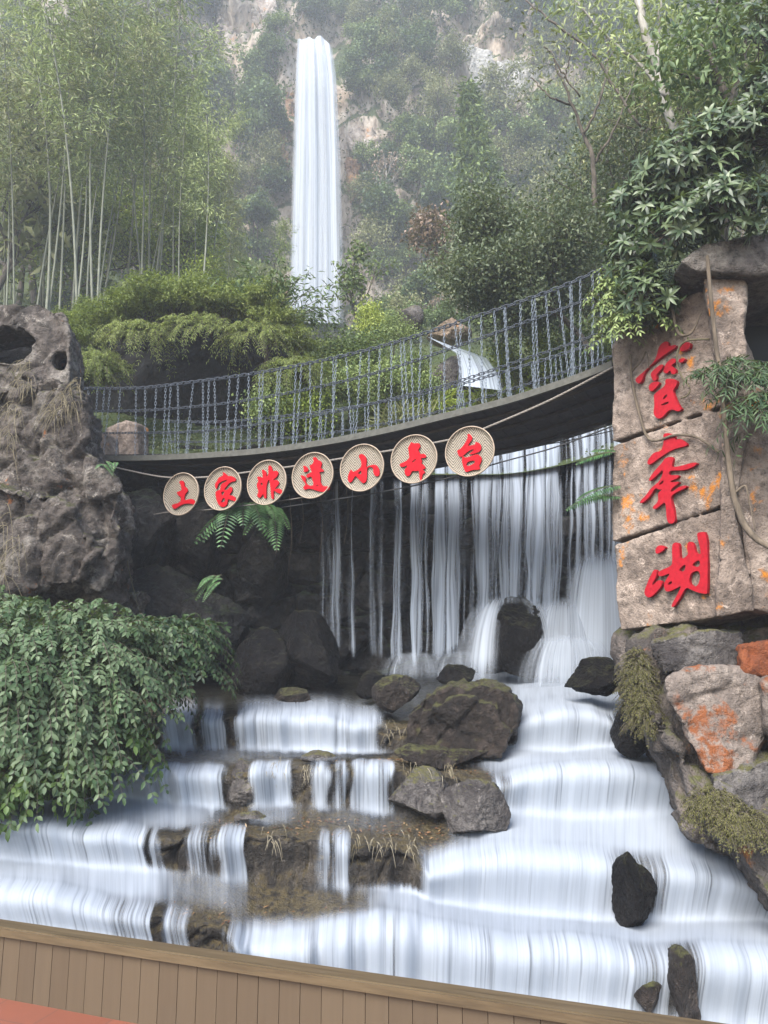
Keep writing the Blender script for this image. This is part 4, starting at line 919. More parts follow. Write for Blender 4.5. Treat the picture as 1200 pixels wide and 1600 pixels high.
b3 = np.array([bdir[0], bdir[1], 0.]); up3 = np.array([0, 0, 1.])
for px, py, ch, where, ox, oy, sc, strokes in TR:
    C = onplane([(px, py)], .2, BO, bN)[0]; R_ = .312
    tr_ = thing('bamboo_tray', 'round woven bamboo tray with red character %s, %s' % (ch, where), 'sign', tuple(float(v) for v in C), 'round bamboo trays hung under the bridge')
    # shallow dish with raised rim
    g = G(); rr = np.array([0, .07, .14, .2, .25, .28, .298, .306]) * R_ / .312; zz = np.array([0, 0, .0, .001, .003, .010, .026, .04]); k = 56; a = np.arange(k) * 2 * math.pi / k
    V = C + (rr[:, None, None] * (np.cos(a)[None, :, None] * b3 + np.sin(a)[None, :, None] * up3)) + zz[:, None, None] * bN
    i = np.arange(len(rr) * k).reshape(-1, k); j = np.roll(i, -1, 1); F = np.stack([i[:-1], i[1:], j[1:], j[:-1]], -1).reshape(-1, 4)
    g.add(V.reshape(-1, 3), F, tu=(rr[:, None] * np.cos(a)[None] / .3).ravel(), tv=(rr[:, None] * np.sin(a)[None] / .3).ravel())
    obj('dish', g, M_weave, tr_)
    g = G(); aa = np.linspace(0, 2 * math.pi, 57); tube(g, C + R_ * (np.cos(aa)[:, None] * b3 + np.sin(aa)[:, None] * up3) + .036 * bN, .0085, 6, False)
    tube(g, C + (R_ - .001) * (np.cos(aa)[:, None] * b3 + np.sin(aa)[:, None] * up3) + .016 * bN, .006, 5, False)
    obj('rim', g, M_rim, tr_)
    g = G()
    for i, c in enumerate(strokes):
        q = letter('x', c, ox, oy, sc, lambda pts, off: onplane(pts, .2 + .03 + off, BO, bN), .001 * i, .018, None, None, bN)
        base = g.n; g.add(np.concatenate(q.V)); [g.F.append(F + base) for F in q.F]
    obj('character', g, M_red, tr_, smooth=False)
    g = G(); tube(g, [C + up3 * .13 - b3 * .1 - bN * .02, C + up3 * .19 - bN * .12], .006, 5); tube(g, [C + up3 * .13 + b3 * .1 - bN * .02, C + up3 * .19 - bN * .12], .006, 5)
    obj('tie', g, M_rope, tr_)

# stone end blocks at the far left of the bridge
for i, (pts, Y, lab) in enumerate([([(162, 712), (166, 668), (196, 656), (214, 660), (216, 712)], 12.7, 'rough cut stone post with curved top at the bridge end'), ([(138, 712), (136, 680), (164, 676), (168, 712)], 12.2, 'low pinkish stone block beside the stone post')]):
    g = G(); prism(pol(pts, Y), [], (.1, .35, 0), g); tag(obj('stone_block', rocky(g, .02, .015, 2, .008, 1), M_pillar), lab, 'stone block')

# ground sheet and the banks that carry on past the picture's edges
g = G(); g.add([(-100, -8, -1.3), (100, -8, -1.3), (100, 105, -1.3), (-100, 105, -1.3)], [[0, 1, 2, 3]]); tag(obj('ground', g, flat_mat('earth', (.06, .055, .04), .95, var=.4, scale=2), smooth=False), kind='structure')
g = G(); prism(pol([(-110, 480), (-112, 1400), (-900, 1500), (-900, 420), (-500, 380)], 9.8), [], (-.5, 3., 0), g); prism(pol([(-900, 760), (-300, 800), (-112, 900), (-112, 1420), (-900, 1500)], 8.6), [], (-.3, 1.5, 0), g)
tag(obj('rock_bank', rocky(g, .09, .25, .8, .07, 1, cell=.2, cellf=1.2), M_tower), 'mossy rock bank carrying on beyond the left frame edge behind the shrub', 'rock')
g = G(); prism(pol([(1325, 600), (1325, 1560), (1900, 1640), (1900, 560)], 6.9), [], (.6, 2.4, 0), g); prism(pol([(1335, 330), (1335, 640), (1900, 640), (1900, 300)], 8.9), [], (.4, 1.5, 0), g)
tag(obj('rock_bank', rocky(g, .08, .2, .9, .06, 1, cell=.2, cellf=1.3), M_bank), 'stained rock bank carrying on beyond the right frame edge under the hut', 'rock')

# ------------------------------------------------------------------ foliage materials
def _k(p, f): return [tuple(min(.6, c * f * 1.25) for c in q) for q in p]
DG = _k([(.010, .02, .010), (.024, .042, .017), (.052, .076, .028), (.09, .12, .05)], 1.7)
MG = _k([(.02, .034, .012), (.046, .068, .022), (.085, .108, .035), (.13, .16, .06)], 1.75)
OL = _k([(.038, .042, .02), (.08, .085, .037), (.125, .13, .06), (.18, .18, .09)], 1.5)
YG = _k([(.05, .07, .01), (.1, .135, .02), (.17, .2, .035), (.25, .28, .07)], 1.5)
PG = _k([(.05, .065, .03), (.095, .12, .046), (.15, .178, .072), (.215, .24, .11)], 1.6)
BR = _k([(.06, .04, .028), (.11, .075, .05), (.17, .12, .09), (.22, .17, .13)], 1.4)
SH = [(.009, .021, .009), (.024, .048, .02), (.05, .088, .037), (.1, .14, .07)]
M_dg = leaf_mat('dark_green_leaf', DG); M_mg = leaf_mat('mid_green_leaf', MG); M_ol = leaf_mat('olive_leaf', OL); M_yg = leaf_mat('yellow_green_leaf', YG, .4)
M_pg = leaf_mat('pale_bamboo_leaf', PG, .35); M_br = leaf_mat('dry_brown_leaf', BR, .2); M_sh = leaf_mat('glossy_shrub_leaf', SH, .25, .5, var=.8, spec=.3)
M_fern = leaf_mat('fern_leaf', [(.02, .05, .02), (.04, .1, .035), (.08, .17, .06), (.12, .22, .09)], .3)
M_big = leaf_mat('leathery_leaf', [(.016, .03, .014), (.036, .06, .024), (.075, .11, .045), (.17, .21, .11)], .2, .42, spec=.45)
M_dg2 = leaf_mat('dark_shrub_leaf', [(.008, .018, .009), (.02, .042, .017), (.045, .08, .03), (.08, .12, .05)], .25)  # deep green leaf tones
M_mg2 = leaf_mat('fresh_shrub_leaf', [(.025, .05, .014), (.055, .1, .025), (.1, .16, .04), (.16, .22, .07)], .3)
M_moss = leaf_mat('rock_moss', [(.02, .02, .006), (.05, .048, .014), (.09, .085, .025), (.14, .13, .05)], .15, .8)
M_straw = leaf_mat('dry_straw', [(.1, .085, .05), (.18, .15, .09), (.26, .22, .15), (.33, .29, .21)], .15, .8)
M_bark = bark_mat('brown_bark', (.03, .024, .018), (.11, .09, .07)); M_pbark = bark_mat('pale_bark', (.14, .13, .11), (.34, .32, .28)); M_culm = bark_mat('bamboo_culm', (.085, .09, .065), (.19, .195, .15))

def skeleton(rng, h, spread=.8, levels=2, trunk=.35, nb=6, r0=None, up=.25, wob=.16):
    g = G(); tips = []; r0 = r0 or h * .016
    def br(p, d, l, r, lev):
        n = 6; pts = [p]
        for i in range(n): d = nrm((d + rng.normal(size=3) * wob)[None])[0]; pts.append(pts[-1] + d * l / n)
        pts = np.array(pts); tube(g, pts, np.linspace(r, r * .55, n + 1), 5 if lev < levels else 7)
        if lev == 0: tips.extend(pts[2:]); return
        a0 = rng.rand() * 6.28
        for i in range(nb):
            f = rng.uniform(.3 if lev < levels else trunk, 1.) * n; k = min(n - 1, int(f)); q = pts[k] + (pts[k + 1] - pts[k]) * (f - k)
            a = a0 + i * 2.4; side = np.array([math.cos(a), math.sin(a), 0])
            nd = nrm((d * .55 + side * spread + np.array([0, 0, up]))[None])[0]
            br(q, nd, l * rng.uniform(.45, .72) * (1.15 - .5 * f / n * (lev == levels)), r * .5, lev - 1)
        br(pts[-1], nrm((d + rng.normal(size=3) * .2)[None])[0], l * .4, r * .5, lev - 1)
    br(np.zeros(3), np.array([0, 0, 1.]), h * .62, r0, levels)
    return g, np.array(tips)
def crown(tips, n, R, L, W, rng, detail=False, upb=.5, droop=.3, keep=1.):
    g = G(); T_ = tips if keep >= 1 else tips[rng.rand(len(tips)) < keep]
    i = rng.randint(0, len(T_), n); C = T_[i] + rng.normal(size=(n, 3)) * R
    D = rdir(rng, n, -droop); N = rdir(rng, n, upb * 2.5)
    leafs(g, C, D, N, L * rng.uniform(.6, 1.3, n), W * rng.uniform(.7, 1.2, n), rng, detail); return g
def proto(name, label, cat, sk, cr, mb, ml, crown_name='crown'):
    r = thing(name, label, cat); obj('trunk', sk, mb, r); obj(crown_name, cr, ml, r); return r
def broad(name, h, seed, ml, n=2600, L=.42, W=.26, spread=.85, R=.035, mb=None, levels=2, nb=6, keep=1., trunk=.3, r0=None, **k):
    rng = np.random.RandomState(seed); sk, tips = skeleton(rng, h, spread, levels, trunk, nb, r0, **k)
    return proto(name, 'tree', 'tree', sk, crown(tips, n, R * h, L, W, rng, keep=keep), mb or M_bark, ml)
def conifer(name, h, seed, ml):
    rng = np.random.RandomState(seed); g = G(); tube(g, [(0, 0, 0), (0, 0, h)], [h * .018, h * .003], 6); C = []
    for i in range(150):
        f = rng.uniform(.08, 1); a = rng.rand() * 6.28; rad = (1 - f) * h * .24 * rng.uniform(.3, 1.1)
        C.append((math.cos(a) * rad, math.sin(a) * rad, f * h - rad * .25))
    return proto(name, 'tree', 'tree', g, crown(np.array(C), 2600, h * .03, .4, .14, rng, droop=.5), M_bark, ml)
def bamboo(name, h, seed, ml, lean=.1, n=1500):
    rng = np.random.RandomState(seed); g = G(); a = rng.rand() * 6.28; t_ = np.linspace(0, 1, 14)
    P = np.stack([math.cos(a) * h * lean * t_ ** 2.2 * 1.6, math.sin(a) * h * lean * t_ ** 2.2 * 1.6, h * (t_ - .06 * t_ ** 4)], -1)
    tube(g, P, np.linspace(.038, .01, 14), 6); C = []; D = []
    for i in range(70):
        f = rng.uniform(.3, 1) ** .6; q = np.array([np.interp(f, t_, P[:, k]) for k in range(3)]); an = rng.rand() * 6.28
        l = rng.uniform(.5, 1.5) * (1.15 - .6 * f); d = np.array([math.cos(an), math.sin(an), rng.uniform(.1, .6)]); e = q + d * l
        tube(g, [q, q + d * l * .6, e - np.array([0, 0, .15 * l])], [.01, .007, .003], 4, False)
        for j in range(n // 70):
            s = rng.uniform(.35, 1.1); C.append(q + d * l * s + rng.normal(size=3) * .14 - np.array([0, 0, .12 * l * s])); D.append(d * .5 + rng.normal(size=3) * .5 + np.array([0, 0, -.6]))
    C = np.array(C); c = G(); leafs(c, C, np.array(D), rdir(rng, len(C), .8), rng.uniform(.12, .26, len(C)), rng.uniform(.022, .045, len(C)), rng)
    return proto(name, 'bamboo', 'bamboo', g, c, M_culm, ml, 'leaves')
def arching(name, h, seed, ml, stems=46, per=60, L=.15, W=.035, cat='shrub', droop=1.):
    """fountain of thin arching stems with fine leaves"""
    rng = np.random.RandomState(seed); g = G(); C = []; D = []
    for i in range(stems):
        a = rng.rand() * 6.28; o_ = rng.uniform(.25, 1.) * h; t_ = np.linspace(0, 1, 9); hh = h * rng.uniform(.7, 1.1)
        P = np.stack([math.cos(a) * o_ * t_ ** 1.5, math.sin(a) * o_ * t_ ** 1.5, hh * (1.55 * t_ - droop * (.45 + .4 * o_ / h) * t_ ** 2.6)], -1)
        tube(g, P, np.linspace(.012, .003, 9), 4, False)
        f = rng.uniform(.3, 1, per) ** .7
        Q = np.stack([np.interp(f, t_, P[:, k]) for k in range(3)], -1); dd = nrm(np.stack([np.interp(f, t_, np.gradient(P[:, k])) for k in range(3)], -1))
        C.append(Q + rng.normal(size=(per, 3)) * .09 * h / 2.5); D.append(dd * .6 + rng.normal(size=(per, 3)) * .5 + np.array([0, 0, -.35]))
    C = np.concatenate(C); D = np.concatenate(D); c = G(); leafs(c, C, D, rdir(rng, len(C), 1.2), L * rng.uniform(.6, 1.3, len(C)), W * rng.uniform(.7, 1.3, len(C)), rng)
    r = thing(name, 'shrub', cat); obj('stems', g, M_bark, r); obj('foliage', c, ml, r); return r

RNG = np.random.RandomState(11)
FALL = lambda px, py: 436 < px < 552
WIN = [(388, 48, 52, 62), (762, 120, 78, 62), (572, 214, 34, 32), (442, 220, 16, 60), (55, 8, 110, 26), (820, 120, 50, 50), (438, 440, 24, 26)]
def inwin(px, py, m=1.): return any(((px - a) / c) ** 2 + ((py - b) / d) ** 2 < m for a, b, c, d in WIN)
def place(pr, used, loc, rz, sc, label, group, tilt=(0, 0)):
    if not pr.get('_u'):
        pr['_u'] = 1; pr.location = loc; pr.rotation_euler = (tilt[0], tilt[1], rz); pr.scale = (sc,) * 3; pr['label'] = label; pr['group'] = group; return pr
    o = dup(pr, loc, rz, sc, label, group, tilt); return o
KINDS = {
 'dense_tree': [broad('dense_tree', 6, s, M_dg, 3200, .36, .24, R=.055, nb=7) for s in (1, 2, 3)],
 'leafy_tree': [broad('leafy_tree', 6, s, M_mg, 2800, .34, .22, R=.05) for s in (4, 5)],
 'olive_tree': [broad('olive_tree', 7, s, M_ol, 2100, .34, .15, R=.055, spread=.6) for s in (6, 7)],
 'bright_tree': [broad('bright_tree', 5, s, M_yg, 1800, .32, .2, R=.05, spread=.9) for s in (8,)],
 'light_tree': [broad('light_tree', 5, s, M_yg, 5200, .13, .085, R=.06, spread=.9, levels=3, nb=5) for s in (12, 13)],
 'bare_tree': [broad('bare_tree', 6, s, M_br, 380, .26, .14, R=.03, mb=M_pbark, spread=.7) for s in (9, 10)],
}
LAB = {'light_tree': 'fresh yellow green tree', 'dense_tree': 'dense dark green tree', 'leafy_tree': 'mid green leafy tree', 'olive_tree': 'loose olive green tree', 'bright_tree': 'bright yellow green tree', 'bare_tree': 'half bare brown tree'}
def side(px, py):
    if py < 60 and 420 < px < 560: return 'on the clifftop above the tall waterfall'
    if px < 240: return 'on the misty slope far left of the tall waterfall'
    if px < 500: return 'on the cliff just left of the tall waterfall'
    if px < 690: return 'on the cliff just right of the tall waterfall'
    return 'on the hazy slope far right of the tall waterfall'
def hill_tree(px, py, kind, sc, P=None):
    h = hit(px, py) if P is None else P
    if h is None: return
    pr = KINDS[kind][RNG.randint(len(KINDS[kind]))]; s_ = side(px, py)
    place(pr, None, (h[0], h[1] - (1.3 if h[1] > 57 else .2), h[2] - .5), RNG.rand() * 6.28, sc, LAB[kind] + ' ' + s_, kind.replace('_', ' ') + 's ' + s_, (RNG.normal() * .06 + .1 * (h[1] > 57), RNG.normal() * .08))
kk = ['dense_tree', 'leafy_tree', 'olive_tree', 'bright_tree', 'bare_tree']
n_ = 0
for gy in range(-4, 13):
    for gx in range(-3, 28):
        px = gx * 46 + RNG.uniform(-26, 26) + (gy % 2) * 23; py = gy * 42 + RNG.uniform(-22, 22)
        h = hit(px, py)
        if h is None or h[1] < 45: continue
        sc = RNG.uniform(.65, 1.15) * (.85 if px < 700 else 1.05)
        tall_px = 6 * sc / h[1] * FPX * .8
        if 420 < px < 565 and 40 < py: continue
        if 436 < px < 550 and py > 30: continue
        if inwin(px, py, 1.15) or inwin(px, py - tall_px * .5, .8): continue
        if px < 480: p_ = [.5, .2, .16, .08, .06]
        elif px < 700: p_ = [.22, .3, .36, .03, .09]
        else: p_ = [.25, .33, .34, .03, .05]
        if py < 60 and px > 480: p_ = [.55, .25, .2, 0, 0]
        hill_tree(px, py, kk[RNG.choice(5, p=p_)], sc, h); n_ += 1
# nearer trees on the rising ground between the bridge and the cliff
for px, Yd, kind, sc in [(575, 46, 'leafy_tree', 1.), (612, 42, 'leafy_tree', .95), (640, 38, 'olive_tree', .8), (600, 34, 'leafy_tree', .6), (690, 36, 'bare_tree', .8), (665, 44, 'dense_tree', .9),
                         (735, 40, 'olive_tree', 1.1), (770, 34, 'leafy_tree', .9), (820, 38, 'olive_tree', 1.2), (880, 36, 'leafy_tree', 1.1), (950, 34, 'olive_tree', 1.2), (1020, 32, 'olive_tree', 1.2), (1100, 30, 'leafy_tree', 1.2), (1180, 28, 'olive_tree', 1.2),
                         (400, 44, 'dense_tree', .8), (355, 40, 'dense_tree', .95), (310, 44, 'leafy_tree', 1.), (270, 38, 'dense_tree', 1.), (420, 50, 'olive_tree', .7), (330, 34, 'leafy_tree', .7), (230, 42, 'olive_tree', 1.2), (160, 40, 'olive_tree', 1.3), (90, 38, 'leafy_tree', 1.2), (20, 40, 'olive_tree', 1.4), (700, 30, 'dense_tree', .55), (640, 29, 'dense_tree', .5), (580, 30, 'leafy_tree', .5)]:
    x = at(px, 500, Yd)[0]; z = groundz(x, Yd)
    pr = KINDS[kind][RNG.randint(len(KINDS[kind]))]; w_ = 'left of the stream bed' if px < 500 else 'right of the stream bed'
    place(pr, None, (x, Yd, z - .2), RNG.rand() * 6.28, sc * .66, LAB[kind] + ' on the middle slope ' + w_, kind.replace('_', ' ') + 's on the middle slope ' + w_)
for px, py, kind, sc in [(430, 110, 'dense_tree', .6), (412, 150, 'dense_tree', .75), (395, 190, 'leafy_tree', .8), (440, 70, 'leafy_tree', .5), (418, 215, 'dense_tree', .6), (470, 40, 'dense_tree', .7), (505, 36, 'leafy_tree', .6), (535, 44, 'dense_tree', .6), (448, 48, 'olive_tree', .6), (555, 90, 'leafy_tree', .55), (560, 140, 'dense_tree', .55), (568, 330, 'dense_tree', .6), (420, 320, 'dense_tree', .7), (400, 370, 'leafy_tree', .6), (425, 400, 'olive_tree', .5), (572, 70, 'olive_tree', .7), (590, 110, 'dense_tree', .75), (566, 165, 'leafy_tree', .6), (610, 160, 'dense_tree', .8), (605, 85, 'leafy_tree', .8), (628, 205, 'olive_tree', .7), (572, 275, 'leafy_tree', .6), (600, 290, 'dense_tree', .7), (584, 345, 'olive_tree', .6), (640, 250, 'leafy_tree', .7)]: hill_tree(px, py, kind, sc)
x, y_, z = at(738, 330, 40.); cf = conifer('conifer', 7, 21, M_mg); place(cf, None, (x, y_, groundz(x, y_) + 3.), 0, 1.1, 'pale green cone shaped conifer on the far right slope', None); cf.location.z = float(at(738, 318, 40.)[2])
del cf['group']
bt_ = broad('red_brown_shrub', 2.2, 31, M_br, 1500, .15, .09, R=.09, spread=1.); z = at(690, 420, 26.); place(bt_, None, tuple(z), 0, 1.1, 'reddish brown dry shrub right of the tall waterfall', None); del bt_['group']

# bamboo grove on the left
BP = [bamboo('bamboo', 11, s, M_pg if s % 3 else M_ol, (.03 + .035 * (s % 3))) for s in range(40, 46)]
for i in range(66):
    px = RNG.uniform(-60, 310) if i < 54 else RNG.uniform(300, 430); Yd = RNG.uniform(19, 33); x = at(px, 450, Yd)[0]; z = groundz(x, Yd)
    sc = RNG.uniform(.85, 1.25) * (1 if px < 250 else .72 if px < 330 else .4)
    place(BP[RNG.randint(6)], None, (x, Yd, z - .1), RNG.rand() * 6.28, sc, 'tall slender pale bamboo in the grove on the left slope', 'bamboo grove on the left slope', (RNG.normal() * .05, RNG.normal() * .06))
for px, Yd, kind, sc in [(120, 26, 'light_tree', 1.2), (235, 30, 'light_tree', 1.5), (270, 27, 'light_tree', 1.0), (30, 29, 'light_tree', 1.5), (60, 30, 'olive_tree', 1.5), (205, 34, 'bare_tree', 1.4), (300, 22, 'light_tree', .6), (-10, 24, 'olive_tree', 1.3)]:
    x = at(px, 450, Yd)[0]; pr = KINDS[kind][RNG.randint(len(KINDS[kind]))]
    place(pr, None, (x, Yd, groundz(x, Yd) - .1), RNG.rand() * 6.28, sc, LAB[kind] + ' growing among the bamboo culms', kind.replace('_', ' ') + 's among the bamboo')
# arching bamboo shrubs on the grotto and along the bank
M_bs = leaf_mat('fine_bamboo_leaf', [(.06, .085, .022), (.13, .17, .04), (.21, .255, .065), (.3, .34, .11)], .4)
AS = [arching('bamboo_shrub', 2.2, s, M_bs, 60, 80, .2, .05) for s in (50, 51, 52)]
for px, py, Yd, sc in [(118, 560, 13.6, .6), (150, 540, 14., .7), (190, 530, 14.0, .75), (230, 516, 14.1, .75), (270, 506, 14.1, .8), (312, 502, 14.1, .8), (352, 505, 14.1, .78), (392, 512, 14.0, .75), (428, 530, 13.9, .75), (462, 560, 13.9, .7), (135, 610, 13.4, .6), (160, 590, 13.6, .55), (478, 600, 13.8, .6),
                       (210, 500, 16.4, .8), (260, 492, 16.6, .85), (310, 488, 16.6, .85), (360, 490, 16.4, .8), (410, 500, 16.2, .8), (150, 510, 16.2, .8), (110, 520, 16, .8), (440, 540, 15.8, .6), (500, 610, 15, .45), (240, 505, 15, .8), (330, 498, 15, .8)]:
    P = at(px, py + (30 if Yd > 15 else 14), Yd); sc = sc * (.85 if Yd > 15 else .95) * RNG.uniform(.75, 1.2); place(AS[RNG.randint(3)], None, tuple(P), RNG.rand() * 6.28, sc * .6, 'feathery yellow green bamboo shrub arching over the dark grotto', 'bamboo shrubs over the grotto')
dk = arching('dark_shrub', 1.9, 55, M_dg, 40, 50); P = at(415, 575, 14.2); place(dk, None, tuple(P), 0, 1., 'darker upright shrub at the right end of the bamboo mass', None); del dk['group']
BS = [broad('leafy_bush', 2.4, s, m, 3000, .13, .085, R=.11, spread=1.2, trunk=.05, nb=7) for s, m in ((60, M_mg), (61, M_yg), (62, M_mg))]
for px, py, Yd, sc in [(520, 610, 15.2, .5), (565, 600, 15.6, .55), (600, 640, 14.6, .5), (545, 650, 14.3, .5), (640, 610, 16., .42), (500, 660, 14.2, .45), (660, 645, 14.6, .4), (585, 530, 20, .5), (615, 550, 18.6, .45), (550, 585, 18.2, .35), (505, 605, 17.5, .3), (800, 600, 15.6, .45), (860, 590, 15, .5), (910, 585, 14.2, .5), (450, 640, 14.4, .5), (470, 690, 13.6, .5), (410, 690, 13.6, .5)]:
    P = at(px, py, Yd); place(BS[RNG.randint(3)], None, (P[0], P[1], P[2] - .1), RNG.rand() * 6.28, sc, 'bright green leafy bush on the bank behind the bridge', 'leafy bushes on the bank behind the bridge')
GT = [arching('grass_tuft', .7, s, m, 60, 14, .34, .016, 'grass') for s, m in ((70, M_yg), (71, M_ol))]
for i in range(26):
    px = RNG.uniform(600, 960); Yd = RNG.uniform(13.4, 17); x = at(px, 620, Yd)[0]
    place(GT[i % 2], None, (x, Yd, groundz(x, Yd)), RNG.rand() * 6.28, RNG.uniform(.8, 1.4), 'tuft of long grass on the bank beside the upper stream', 'grass tufts beside the upper stream')
sap = broad('sapling', 3.0, 77, M_mg, 620, .17, .11, R=.035, spread=.4, nb=6, trunk=.15); P = at(560, 512, 24.); place(sap, None, tuple(P), 1., 1., 'leaning dark sapling silhouetted in front of the tall waterfall', None, (0, -.35)); del sap['group']

# trees on the right bank behind the bridge and the pillar
def tree_at(name, px, py, Yd, h, seed, ml, label, n=9000, L=.16, W=.09, spread=.9, keep=1., mb=None, nb=7, tilt=(0, 0), R=.04, levels=3, trunk=.2, r0=None):
    b = broad(name, h, seed, ml, n, L, W, spread, R, mb, levels, nb, keep, trunk, r0)
    P = at(px, py, Yd); b.location = tuple(float(v) for v in P); b.rotation_euler = (tilt[0], tilt[1], seed); b['label'] = label; return b
M_rt = leaf_mat('grey_green_leaf', [(.028, .042, .024), (.058, .08, .044), (.1, .13, .072), (.18, .2, .12)], .3)
tree_at('broadleaf_tree', 925, 555, 13.6, 3.9, 81, M_rt, 'wide dark broadleaf tree leaning over the bridge from the right bank', 42000, .09, .045, 1.15, tilt=(0, -.16), R=.05)
tree_at('broadleaf_tree', 875, 520, 17.5, 3.5, 82, M_rt, 'grey green broadleaf tree left of the wide dark tree', 28000, .11, .055, 1., R=.05)
tree_at('broadleaf_tree', 985, 470, 15., 5.2, 83, M_rt, 'tall thin crowned tree behind the wide dark tree', 26000, .11, .045, .8, R=.05)
tree_at('broadleaf_tree', 960, 470, 20., 6.2, 84, M_ol, 'olive tree high on the right slope behind the tall thin tree', 24000, .14, .05, .8, R=.05)
tree_at('broadleaf_tree', 1130, 380, 14., 5.2, 85, M_ol, 'feathery olive tree at the upper right behind the pale trunk', 22000, .12, .035, .8, R=.06)
tree_at('broadleaf_tree', 1050, 330, 17., 6., 86, M_pg, 'pale feathery tree between the two upper right trunks', 20000, .13, .035, .7, R=.06)
# trunks crossing the upper right corner
def limb_tree(name, label, paths, Yd, mb, ml, nleaf, L, W, seed):
    rng = np.random.RandomState(seed); r = thing(name, label, 'tree', tuple(float(v) for v in at(paths[0][0][0], paths[0][0][1], Yd))); g = G(); tips = []
    for p in paths:
        a = np.array(p, float); P = spline(at(a[:, 0], a[:, 1], Yd + (rng.rand(len(a)) - .5) * .3), 20); P = P + rng.normal(size=P.shape) * .012
        rr = np.interp(np.linspace(0, 1, 20), np.linspace(0, 1, len(a)), a[:, 2]) / FPX * Yd; tube(g, P, rr, 8)
        if rr[-1] < .05: tips.extend(P[8:])
    obj('trunk', g, mb, r)
    if nleaf: obj('crown', crown(np.array(tips), nleaf, .28, L, W, rng), ml, r)
    return r
limb_tree('slender_tree', 'slender tree with pale straight trunk crossing the upper right corner', [[(1075, 270, 8), (1050, 190, 8), (1025, 105, 7.5), (1005, 40, 7), (990, -30, 7)], [(1040, 150, 4), (1000, 100, 3), (940, 50, 2), (890, -10, 1.5)], [(1025, 100, 3.5), (1030, 50, 2.5), (1032, -20, 1.5)], [(1060, 220, 2), (1090, 180, 1.5), (1120, 170, 1)]], 10.5, M_pbark, M_pg, 1500, .14, .04, 91)
limb_tree('branching_tree', 'dark branching tree rising behind the broad leaved shrub', [[(1165, 260, 11), (1152, 200, 10), (1140, 160, 9), (1125, 130, 6), (1110, 90, 4), (1085, 60, 2)], [(1140, 160, 8), (1155, 120, 5), (1165, 60, 3.5), (1150, 0, 2)], [(1130, 135, 4), (1080, 120, 3), (1035, 105, 2)], [(1118, 110, 3), (1118, 60, 2.5), (1122, 0, 2)]], 9.6, M_bark, M_dg, 1800, .14, .06, 92)
limb_tree('bare_tree', 'leafless twiggy tree in front of the hazy slope at the upper right', [[(930, 330, 5), (925, 250, 4), (905, 190, 3), (880, 130, 2), (860, 80, 1)], [(912, 210, 2.5), (940, 150, 2), (950, 90, 1.2), (945, 40, .8)], [(895, 165, 2), (860, 150, 1.5), (830, 120, 1)], [(925, 260, 2.5), (960, 200, 2), (985, 140, 1.2), (1000, 90, .8)], [(880, 130, 1.5), (890, 90, 1), (900, 50, .7)], [(945, 100, 1), (965, 70, .8), (975, 40, .6)]], 12.5, M_bark, M_ol, 140, .09, .035, 94)
limb_tree('dry_branch', 'thin dark dry branch slanting across the upper right trees', [[(1000, 200, 2), (930, 90, 2.5), (870, 40, 2), (820, 0, 1.5)], [(905, 150, 1.5), (870, 100, 1.5), (850, 70, 1)]], 12, M_bark, M_ol, 120, .12, .05, 93)['category'] = 'branch'

# undergrowth over the whole hillside (uncountable)
def undergrowth():
    rng = np.random.RandomState(5); g = G(); C = []; Ls = []; Dn = []
    Cc = np.array([0, 0, CAMZ])
    for i in range(30000):
        px, py = rng.uniform(-260, 1460), rng.uniform(-200, 720)
        if inwin(px, py, .9) and rng.rand() < .93: continue
        if FALL(px, py) and 60 < py < 500 and rng.rand() < .6: continue
        r = ray(px, py); h = HB.ray_cast(Vector(Cc), Vector(r).normalized(), 300)
        if h[0] is None: continue
        d = h[0].y
        for k in range(5): C.append(np.array(h[0]) + rng.normal(size=3) * d * .005); Ls.append(d); Dn.append(h[1])
    C = np.array(C); Ls = np.array(Ls); Dn = np.array(Dn); n = len(C)
    D = nrm(rdir(rng, n) + np.array([0, -.3, -.5])); N = rdir(rng, n, 1.2)
    leafs(g, C, D, N, Ls * .0055 * rng.uniform(.5, 1.4, n), Ls * .0034 * rng.uniform(.5, 1.3, n), rng)
    tag(obj('undergrowth', g, M_und), kind='stuff')
M_und = leaf_mat('undergrowth_leaf', [(.014, .022, .01), (.032, .046, .018), (.07, .085, .034), (.13, .14, .065)], .25, .7, var=.9)
undergrowth()

